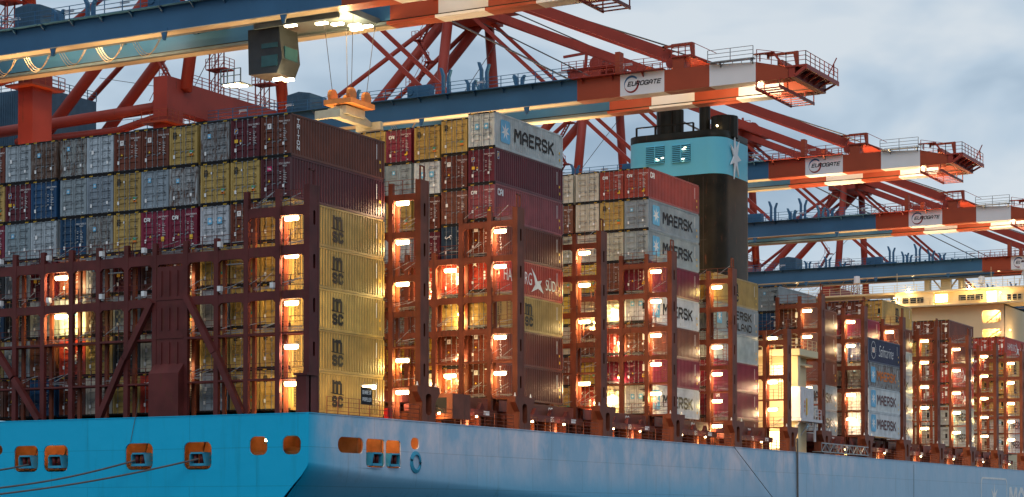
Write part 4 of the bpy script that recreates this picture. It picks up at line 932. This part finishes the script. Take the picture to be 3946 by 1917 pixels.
# ================================================================== CRANES
ZG0, ZG1 = 32.95, 34.95
SEG = [(-62,-8.09,M_CBLUE),(-8.09,-3.5,M_REDO),(-3.5,1.1,M_CWHITE),(1.1,5.7,M_REDO),(5.7,10.3,M_CWHITE),(10.3,13.5,M_REDO)]
def crane_meshes():
    D = []
    def rec(name, mb, mat=None, smooth=False, sub=None):
        if mat is not None and not mb.mats: mb.mats = [mat]
        me = mb.mesh(name)
        if smooth: me.polygons.foreach_set('use_smooth', [True]*len(me.polygons))
        D.append((name, me, sub))
    for s in (-1, 1):
        g = MB(); inn = -s
        for x0, x1, mt in SEG:
            y0, y1 = (-4.1, -3.0) if s < 0 else (3.1, 4.2)
            g.mat(mt)
            if x0 >= 10: g.prism([(x0,y0,ZG0),(x1,y0,ZG0),(x1,y0,ZG1-1.05),(x0,y0,ZG1-.25)], (0,y1-y0,0))
            elif x0 >= 5: g.prism([(x0,y0,ZG0),(x1,y0,ZG0),(x1,y0,ZG1-.25),(x0,y0,ZG1)], (0,y1-y0,0))
            else: g.box(x0, x1, y0, y1, ZG0, ZG1)
            # bottom flange and trolley rail ledge on the inner side
            ya, yb = (y1, y1+.55) if s < 0 else (y0-.55, y0)
            if mt is M_CBLUE: g.mat(M_CGREY)
            g.box(x0, x1-.0, ya, yb, ZG0-.06, ZG0+.16)
            g.mat(M_FBLACK); g.box(x0, x1, (ya+yb)/2-.07, (ya+yb)/2+.07, ZG0+.16, ZG0+.3)
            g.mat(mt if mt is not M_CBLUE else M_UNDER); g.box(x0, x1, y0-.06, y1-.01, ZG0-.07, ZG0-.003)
        rec('boom_girder', g)
    # walkway with rails, bracket arms and cable trays on the near girder
    g = MB()
    for x0, x1, mt in ((-62,-8.5,M_CBLUE),(-8.5,1.2,M_RED),(5.8,10.3,M_GALV)):
        g.mat(mt); yy = -4.75; g.box(x0, x1, yy, -4.0, ZG1+.02, ZG1+.08); g.rail([(x0,yy,ZG1+.05),(x1,yy,ZG1+.05)], 1.1, 1.9, .05, 3)
        g.rail([(x0,-3.1,ZG1+.02),(x1,-3.1,ZG1+.02)], .45, .9, .05, 1)
        k = x0+1
        while k < x1: g.prism([(k,-4.75,ZG1+.02),(k,-4.1,ZG1-.45),(k,-4.1,ZG1+.02)], (.08,0,0)); k += 3.2
    rec('walkway', g)
    g = MB(); g.mat(M_CBLUE)
    for x0, x1, mt in ((-62,-8.5,M_CBLUE),(-8.5,10,M_RED)):
        g.mat(mt); g.rail([(x0,4.7,ZG1+.05),(x1,4.7,ZG1+.05)], 1.1, 2.4, .05, 2)
    rec('walkway', g)
    # cross ties between girders
    g = MB(); g.mat(M_CBLUE)
    for k, x in enumerate(range(-60, 13, 8)):
        g.mat(M_CBLUE if x < -8 else M_REDO); g.box(x, x+.5, -3.0, 3.1, ZG1-.5, ZG1-.05)
    rec('cross_tie', g)
    # guide horns standing on the boom
    g = MB()
    for x, h in ((-34.5,2.0),(-23.6,3.0),(-19.2,3.1),(-15.2,1.4),(-20.7,1.5),(-38,1.5)):
        for yy in (-3.6, 3.7):
            g.prism([(x,yy,ZG1),(x+.26,yy,ZG1),(x+.26,yy,ZG1+h*.75),(x-.05,yy,ZG1+h),(x-.28,yy,ZG1+h),(x,yy,ZG1+h*.7)], (0,.35,0))
            g.prism([(x+.6,yy,ZG1),(x+.86,yy,ZG1),(x+.86,yy,ZG1+h*.65),(x+1.1,yy,ZG1+h*.9),(x+.9,yy,ZG1+h*.9),(x+.6,yy,ZG1+h*.65)], (0,.35,0))
    rec('guide_horn', g, M_CBLUE)
    g = MB()
    for yy in (-4.3, 3.3): g.box(-27.2, -24.6, yy, yy+1.0, ZG1, ZG1+1.3)
    g.box(-28, -24, -3, 3, ZG1, ZG1+.2); g.tube([(-26.8,-4.4,ZG1+.7),(-26.8,4.4,ZG1+.7)], .35, 10)
    rec('stay_anchor', g, M_CBLUE)
    # sign on the near girder
    g = MB(); y = -4.115
    for cx, a0, a1, mt in ((-2.3, 40, 200, principled('swoosh_blue', (.03,.12,.27), .5)), (-2.3, 190, 385, principled('swoosh_red', (.22,.02,.02), .5))):
        g.mat(mt); n = 14
        for k in range(n):
            f0, f1 = k/n, (k+1)/n; ws = lambda f: .02+.17*math.sin(math.pi*(f*.75+.25 if a0 < 100 else 1-(f*.75+.0))) 
            P = []
            for f, q in ((f0,0),(f1,0),(f1,1),(f0,1)):
                t = R(a0+(a1-a0)*f); rr = .78-(q*abs(ws(f))); P.append((cx+rr*math.cos(t), y, (ZG0+ZG1)/2+rr*math.sin(t)*1.08))
            g.poly(P)
    block(g, 'EUROGATE', FACE_AFT @ Matrix(((1,.3,0,0),(0,1,0,0),(0,0,1,0),(0,0,0,1))), (-2.75, y-.008, ZG0+.80), .46, 3.45, M_BLACK, .20, .26)
    rec('name_sign', g)
    # structure on the outer boom
    g = MB(); g.mat(M_REDO)
    for ya, yb in ((-4.0,-3.1),(3.2,4.1)):
        g = MB(); g.box(-4.1, -3.6, ya, yb, ZG1, ZG1+2.3); rec('rope_pylon', g, M_REDO)
        g = MB(); yc = -4.0 if ya < 0 else 2.6; g.box(1.9, 3.1, yc, yc+1.4, ZG1, ZG1+1.05); rec('stay_seat', g, M_REDO)
    g = MB(); g.box(1.8, 4.0, -4.2, 4.1, ZG1+1.05, ZG1+1.2); g.rail([(1.9,-4.2,ZG1+1.2),(4.0,-4.2,ZG1+1.2)], 1.1, .7, .06, 3); rec('service_deck', g, M_RED)
    g = MB(); g.beam((3.9,-4.1,ZG1+1.1),(6.2,-4.1,ZG1+.05),.10,.16); g.beam((3.9,-3.3,ZG1+1.1),(6.2,-3.3,ZG1+.05),.10,.16)
    for k in range(9): g.box(4.0+k*.22, 4.25+k*.22, -4.1, -3.3, ZG1+1.0-k*.12, ZG1+1.05-k*.12)
    g.beam((4.0,-4.1,ZG1+2.3),(6.4,-4.1,ZG1+1.0),.06,.06); rec('stairs', g, M_RED)
    g = MB(); g.tube([(1.4,-3.3,ZG1+.8),(1.4,3.3,ZG1+.8)], .5, 14); rec('rope_drum', g, M_RED)
    g = MB(); g.rail([(-8,-3.0,ZG1),(1,-3.0,ZG1)], 1.0, .8, .06, 2); rec('guard_rail', g, M_RED)
    for x, h, ln in ((3.9, 2.35, 3.1), (14.2, .4, 2.9)):
        g = MB(); zb = ZG1+.9 if x < 10 else ZG1-.95; g.prism([(x-.1,-3.9,zb),(x+.16,-3.9,zb),(x+.12,-3.9,ZG1+h),(x-.2,-3.9,ZG1+h),(x-.3,-3.9,ZG1+h-.3)], (0,.3,0)); g.box(x-ln, x-.1, -3.85, -3.6, ZG1+h-.2, ZG1+h)
        g.box(x-ln, x-ln+.2, -3.85, -3.6, ZG1+h-.4, ZG1+h); rec('davit', g, M_REDO)
    g = MB()
    g.box(13.45, 14.1, -4.1, 4.3, ZG0-.02, ZG1-1.1); zp = ZG1-.95
    g.box(13.2, 15.3, -4.2, 4.6, zp-.16, zp)
    for k in range(6): g.beam((14.0,-3.6+k*1.5,ZG0+.15),(15.2,-3.6+k*1.55,zp-.25),.10,.2)
    g.beam((14.15,-4.1,ZG0+.1),(15.2,-4.1,zp-.2),.15,.3); g.beam((15.25,-4.2,zp-.25),(15.25,4.6,zp-.25),.12,.35)
    g.rail([(10.4,-4.1,ZG1-.3),(13.3,-4.2,zp),(15.2,-4.2,zp),(15.2,4.5,zp)], 1.2, 1.2, .05, 3)
    g.beam((14.4,3.4,zp),(15.2,4.2,zp+2.2),.09,.09); g.beam((15.2,3.4,zp+.4),(14.9,4.2,zp+1.6),.14,.14)
    g.box(10.2, 12.2, -4.6, -4.0, ZG1+.35, ZG1+.42); g.beam((10.8,-4.3,ZG1+.4),(10.8,-4.3,ZG1-.3),.1,.1); g.beam((12.1,-4.3,ZG1+.4),(13.0,-4.3,ZG1-.8),.12,.2)
    rec('tip_platform', g, M_RED)
    g = MB()      # service basket below the tip
    for x_ in (10.4, 12.7): g.beam((x_,-4.3,ZG0-.75),(x_,4.9,ZG0-.75),.12,.28)
    for k in range(10): g.beam((10.4,-4.1+k*.98,ZG0-.8),(12.7,-4.1+k*.98,ZG0-.8),.10,.10)
    for x_ in (10.4, 12.7):
        for y_ in (-4.2, -2.2, 2.4, 4.8): g.beam((x_,y_,ZG0-.8),(x_,y_,ZG0+.05),.09,.09)
    rec('service_basket', g, M_RED)
    g = MB()
    for x_ in (-50,-38,-26,-14): g.prism([(x_,-4.14,ZG0+.25),(x_+.75,-4.14,ZG0+.25),(x_+.5,-4.14,ZG0-.75),(x_+.25,-4.14,ZG0-.75)], (0,.12,0)); g.tube([(x_+.37,-4.2,ZG0-.5),(x_+.37,-4.0,ZG0-.5)],.16,8)
    rec('lifting_lug', g, M_CBLUE)
    # A-frame
    AP = (-51.3, 58.8)
    for s in (-1, 1):
        g = MB(); g.tube([(AP[0],s*5.2,AP[1]),(-51.6,s*9.0,37.5)], .66, 12); rec('frame_leg', g, M_RED, True)
        g = MB(); g.tube([(AP[0]-.8,s*3.8,AP[1]-.7),(-66.5,s*4.1,43.9),(-79.5,s*4.3,31.5)], .66, 12); rec('frame_leg', g, M_RED, True)
        g = MB(); g.tube([(AP[0]-1,s*3.5,AP[1]-.3),(-88,s*8.5,36)], .32, 8); rec('back_stay', g, M_RED, True)
        g = MB(); g.beam((AP[0]+1,s*3.3,AP[1]-.2),(-25.7,s*3.6,ZG1+1.0),.32,.45); rec('inner_stay', g, M_RED)
        g = MB(); g.beam((AP[0]+1,s*3.3,AP[1]+.4),(1.2,s*2.9,ZG1+1.6),.42,1.0); rec('outer_stay', g, M_RED)
        g = MB()
        for q in range(2): g.tube([(AP[0]+1,s*2.0+q*.35,AP[1]+2.2),(-24,s*2.0+q*.35,ZG1+12.6-.0),(1.0,s*2.0+q*.35,ZG1+2.6)], .06, 4)
        g.tube([(AP[0]+1,s*1.4,AP[1]-1),(-10,s*1.4,ZG1+.6)], .05, 4); rec('hoist_rope', g, M_ROPE)
    g = MB(); g.beam((-75,-3,ZG1+2),(-26,-3,ZG1+.8),.05,.05); g.beam((-66,9,40),(AP[0]+6,-3,54),.06,.06); g.beam((-75,5,44),(-35,3,ZG1),.06,.06); rec('hoist_rope', g, M_ROPE)
    g = MB(); g.box(AP[0]-3.2, AP[0]+2.2, -5.2, 5.2, AP[1]-.9, AP[1]+.5); g.mat(M_RED)
    g.rail([(AP[0]-4,-5.6,AP[1]+.5),(AP[0]+4.4,-5.6,AP[1]+.5)], 1.2, 1.2, .07, 3); g.box(AP[0]-4, AP[0]+4.4, -5.8, 5.6, AP[1]+.45, AP[1]+.6)
    for s in (-2.2, 0, 2.2): g.tube([(AP[0]+.8+s*.4,s,AP[1]+1.9),(AP[0]+.8+s*.4,s+.5,AP[1]+1.9)], 1.1, 12)
    g.beam((AP[0]-1.5,-3,AP[1]),(AP[0]-1.2,-3,AP[1]+3.4),.35,.35); g.beam((AP[0]-5,-3,AP[1]+3.2),(AP[0]-1.0,-3,AP[1]+3.4),.3,.35); g.beam((AP[0]+2.2,-2,AP[1]),(AP[0]+1.6,-2,AP[1]+3.0),.3,.3)
    rec('apex_platform', g, M_RED)
    # zigzag stair up the near leg
    g = MB(); z = 35.6; k = 0
    while z < 57:
        t = (z-34.5)/(59-34.5); xc = -52.6+.8*t; yc = -8.9+4.3*t; xa, xb = (xc-3.0, xc-1.0) if k % 2 == 0 else (xc-1.0, xc-3.0); h = 3.1
        for s in (-.35, .35): g.beam((xa,yc-1+s,z),(xb,yc-1+s,z+h),.09,.22)
        for q in range(9): f = (q+.5)/9; g.box(xa+(xb-xa)*f-.13, xa+(xb-xa)*f+.13, yc-1.35, yc-.65, z+h*f-.03, z+h*f+.03)
        g.beam((xa,yc-1.35,z+1),(xb,yc-1.35,z+h+1),.05,.05)
        g.box(min(xa,xb)-.5 if k%2 else xb-.3, (min(xa,xb)+.6) if k%2 else xc, yc-1.6, yc-.3, z+h-.08, z+h)
        g.rail([(xb-.5,yc-1.6,z+h),(xb+.5,yc-1.6,z+h)], 1.1, .5, .05, 2)
        z += h; k += 1
    rec('stairway', g, M_RED)
    # portal: legs, sill girders, house
    for xx in (-52.7, -84.0):
        for yy in (-10.5, 10.5):
            g = MB(); g.box(xx-.9, xx+.9, yy-1.35, yy+1.35, -9.5, 38.6); rec('portal_leg', g, M_RED)
            g = MB(); g.box(xx-1.7, xx+1.7, yy-2.3, yy+2.3, 33.6, 33.8); g.rail([(xx-1.7,yy-2.3,33.8),(xx+1.7,yy-2.3,33.8),(xx+1.7,yy+2.3,33.8)],1.1,1,.05,3); rec('leg_platform', g, M_REDO)
        g = MB(); g.box(xx-.8, xx+.8, -9.1, 9.1, 35.1, 38.4); rec('portal_beam', g, M_RED)
        g = MB(); g.rail([(xx+.8,-9.1,38.4),(xx+.8,9.1,38.4)],1.1,1.6,.06,3); rec('guard_rail', g, M_RED)
        g = MB(); g.box(xx-.7, xx+.7, -9.1, 9.1, 4, 7); rec('portal_beam', g, M_RED)
    for s in (-1, 1):
        g = MB(); g.tube([(-83,s*10.2,35.0),(-53.6,s*9.8,35.9)], .62, 12); rec('portal_brace', g, M_RED, True)
        g = MB(); g.tube([(-74,s*10.0,33.9),(-60.2,s*9.4,34.0),(-53.8,s*9.8,35.0)], .42, 10); rec('portal_brace', g, M_RED, True)
        g = MB(); g.box(-104, -62, s*3.9-.5, s*3.9+.5, ZG0, ZG1); rec('bridge_girder', g, M_CBLUE)
    g = MB(); g.box(-89, -75.4, -4.5, 4.9, 35.0, 41.2)
    for k in range(40): g.box(-88.9+k*.335, -88.75+k*.335, -4.56, -4.5, 35.0, 41.2)
    rec('machinery_house', g, M_CLAD)
    g = MB(); g.rail([(-89,-4.5,41.2),(-75.4,-4.5,41.2),(-75.4,4.9,41.2)],1.1,1.5,.06,3); rec('house_rail', g, M_CLAD)
    g = MB(); g.prism([(-42.6,-3.4,ZG1+.1),(-39.7,-3.4,ZG1+.1),(-39.7,-3.4,37.1),(-41.1,-3.4,37.35),(-42.6,-3.4,37.1)], (0,3.2,0))
    for k in range(14): g.box(-42.5+k*.2, -42.4+k*.2, -3.44, -3.4, ZG1+.1, 37.1)
    rec('electrical_house', g, M_CLAD)
    for xb, yb, zb in ((-53.2,-1.5,38.4),(-53.2,7.0,38.4)):
        g = MB()
        for dx, dy in ((-.6,-.5),(.6,-.5),(-.6,.5),(.6,.5)): g.beam((xb+dx,yb+dy,zb),(xb+dx,yb+dy,zb+5.2),.11,.11)
        for q in range(4):
            for dy in (-.5, .5): g.beam((xb-.6,yb+dy,zb+q*1.3),(xb+.6,yb+dy,zb+1.3+q*1.3),.06,.06)
        for zz in (zb+2.9, zb+5.2): g.box(xb-.8, xb+1.7, yb-.9, yb+.9, zz-.12, zz); g.rail([(xb-.8,yb-.9,zz),(xb+1.7,yb-.9,zz),(xb+1.7,yb+.9,zz)],1.1,.8,.05,3)
        rec('access_tower', g, M_RED)
    g = MB()      # cable loops of the trolley festoon
    for k, x in enumerate((-46.5,-42.6,-38.6,-34.5,-30.5)):
        for q in range(3): g.tube([(x+.2*q+t*(3.0-.2*q), -2.3+.1*q, ZG0+.1-(1.5-.15*q)*math.sin(math.pi*t)) for t in [j/10 for j in range(11)]], .022, 4)
    g.tube([(-62,-2.3,ZG0+.6),(10,-2.3,ZG0+.6)], .06, 4)
    rec('festoon_cable', g, principled('cable_tan', (.35,.22,.10), .6))
    g = MB()
    for x in (-54,-48,-42,-36,-30,-19,-10,-3): g.box(x, x+.9, -4.5, -4.3, ZG1+.75, ZG1+.95); g.beam((x+.2,-4.5,ZG1+.75),(x+.1,-4.7,ZG1+.4),.04,.04); 
    rec('walkway_lamp', g, M_CWHITE)
    return D
CM = crane_meshes()
flood_mb = MB(); flood_mb.box(-.5,.5,-.22,.22,-.03,.05); flood_mb.mats = [M_LAMPW]; FLOOD = flood_mb.mesh('floodlight')
def crane(Yc, dz, label, lights, parts=None):
    t = empty('ship_to_shore_crane', (0, Yc, dz)); tag(t, label, 'crane', 'container cranes along the quay')
    for name, me, sub in CM: link(name, me, t)
    for x, y, z, e_ in lights:
        link('floodlight', FLOOD, t, (x, y, z)); plight((x, y, z-.2), e_, (1,.72,.36), .35, t)
    for x, y, z, e_ in ((-50.5,-6,12,5000),(-50.5,8,20,4000)):  # added portal lamps, hidden by the ship, for a warm glow from below
        link('floodlight', FLOOD, t, (x, y, z+.1)); plight((x, y, z+.3), e_, (1,.45,.17), .5, t)
    return t
TIPL = [(8.9,-2.2,ZG0+.5,2200),(10.0,-2.0,ZG0+.2,700)]+[(x_,-2.3,ZG0+1.2,650) for x_ in (3,-6,-15,-24,-33,-42)]
crane(22.75, 0, 'nearest crane, its blue boom across the upper left with the trolley below', [(-42,-2.3,ZG0+.9,2600),(-33.5,-2.3,ZG0+.9,2600),(-47,-2.3,ZG0+.9,300),(-1.0,-2.3,ZG0+.9,500),(4,-2.3,ZG0+.9,600),(-21,-2.3,ZG0+.9,300)])
crane(64.1, 0, 'crane with white name panel on its boom just above the funnel', TIPL)
crane(114.8, 0, 'crane whose striped boom tip is right of the funnel top', TIPL)
crane(154.8, -.95, 'crane with striped boom reaching the right edge, third name panel', TIPL)
crane(208.1, -.95, 'crane with low blue boom crossing just above the bridge house', [(-40,-2.2,ZG0+.3,200),(-20,-2.2,ZG0+.3,200),(-6,-2.2,ZG0+.3,200),(2,-2.2,ZG0+.3,200)])
crane(268.0, -.95, 'farthest crane, only its red frame seen behind the bridge house', TIPL[:2])

# trolley, cab and spreader of the nearest crane
tr = empty('crane_trolley', (-12.5, 22.75, 0)); tag(tr, 'dark trolley with hanging operator cab and bright lamps under nearest boom', 'trolley')
g = MB(); g.box(-5.5, 3.5, -3.0, 3.0, ZG0+.1, ZG0+.6); g.box(-4.5, 1.5, -2.4, 2.4, ZG0+.6, ZG0+1.6); g.box(-5.0,3.2,-2.8,-2.5,ZG0-.5,ZG0+.1); g.build('trolley_frame', M_CGREY, tr)
g = MB(); g.prism([(-6.0,-2.2,32.6),(-2.9,-2.2,32.6),(-2.6,-2.2,29.9),(-3.1,-2.2,28.8),(-5.9,-2.2,28.9)], (0,2.6,0)); g.build('cab_shell', principled('cab_dark', (.035,.04,.045), .5), tr)
g = MB()
for z0, z1 in ((30.9,31.3),(29.4,30.3)): g.box(-4.6,-3.0,-2.26,-2.21,z0,z1)
g.box(-2.72,-2.58,-1.8,.0,30.0,31.0); g.build('cab_window', principled('cab_glass', (.03,.09,.10), .15), tr)
g = MB()
for x, y in ((-7.6,-2.6),(-7.2,-2.2),(-6.8,-1.8),(-2.8,-2.4),(-2.2,-1.8)): g.box(x-.45,x+.45,y-.15,y+.15,28.1,28.3)
for x, y in ((1.0,-1.8),(2.0,-1.0),(3.0,0.0),(3.6,.8),(2.4,1.2),(-1.6,-2.4)): g.box(x-.5,x+.5,y-.2,y+.2,ZG0-.6,ZG0-.45)
g.build('floodlight', M_LAMPW, tr)
g = MB(); g.rail([(-8.2,-2.9,28.3),(-6.2,-2.9,28.3)],1.1,.7,.06,2); g.box(-8.2,-6.2,-2.9,-1.2,28.2,28.3); g.build('cab_platform', M_CGREY, tr)
for p_, e_ in (((-7.2,-2.2,27.9),500),((-2.5,-2.1,27.9),350),((2.2,-.4,ZG0-.9),1200)): plight(p_, e_, (1,.68,.28), .3, tr)
sp = empty('container_spreader', (-10.0, 22.75, 24.6)); tag(sp, 'yellow and white spreader hanging on ropes behind the topmost maroon container', 'spreader')
M_SPY = principled('spreader_cream', (.55,.50,.36), .5); M_SPO = principled('spreader_orange', (.60,.22,.06), .5)
g = MB(); g.box(-.35,.35,-3.0,3.0,0,.45); g.box(-.6,.6,-1.4,1.4,.45,1.1)
for s in (-1,1): g.box(-1.2,1.2,s*3.0-.2,s*3.0+.2,-.2,.45); g.beam((0,s*1.3,1.0),(0,s*3.0,.45),.2,.2)
g.build('spreader_frame', M_SPY, sp)
g = MB(); g.box(-1.3,1.3,-1.8,1.8,1.2,1.6)
for s in (-1,1):
    for q in (-1.1,1.1): g.tube([(s*.9-.15,q,2.0),(s*.9+.15,q,2.0)], .55, 12)
g.build('head_block', M_SPO, sp)
g = MB()
for s in (-1,1):
    for q in (-1.1,1.1): g.tube([(s*.9,q,2.2),(s*1.4,q*1.5,8.2)], .03, 4)
g.build('hoist_rope', M_ROPE, sp)
plight((-11, 20.5, 27.2), 500, (1,.7,.3), .3, tr)

# ================================================================== ROPES
def rope(pts, r, label, sag=0, par=None):
    a, b_ = Vector(pts[0]), Vector(pts[-1]); g = MB()
    g.tube([a.lerp(b_, k/16)+Vector((0,0,-sag*math.sin(math.pi*k/16))) for k in range(17)], r, 6)
    o = g.build('mooring_rope', M_ROPE); tag(o, label, 'rope'); return o
def off(px, py, y):
    d = fw+r2*((px-1900.0)/7739.63)+u2*((1805.7-py)/7739.63); return m.translation+d*((y-m.translation.y)/d.y)
rope([off(766,1769,YT-.1), off(-60,1912,YT-9)], .075, 'long grey mooring rope from the fourth transom opening, lower one', .25)
rope([off(520,1776,YT-.1), off(-60,1888,YT-9)], .075, 'long grey mooring rope from the third transom opening, middle one', .25)
rope([off(110,1791,YT-.1), off(-60,1820,YT-4)], .075, 'short grey mooring rope from the opening at far left', .05)
def offs(px, py): return px_s(px, py)+Vector((.15,0,0))
rope([offs(2822,1722), offs(2960,1930)+Vector((.6,0,0))], .035, 'thin diagonal rope down the pale blue hull side', .0)
rope([offs(3067,1690), offs(3069,1930)], .11, 'thick black hose hanging straight down the hull side', .0)
rope([offs(3517,1790), offs(3517,1930)], .025, 'thin grey line hanging down the hull left of the emblem', .0)
rope([off(535,1540,YT-.05), off(503,1705,YT-.05)], .02, 'thin dark line above the third transom opening', .0)
bpy.data.scenes.remove(TS)
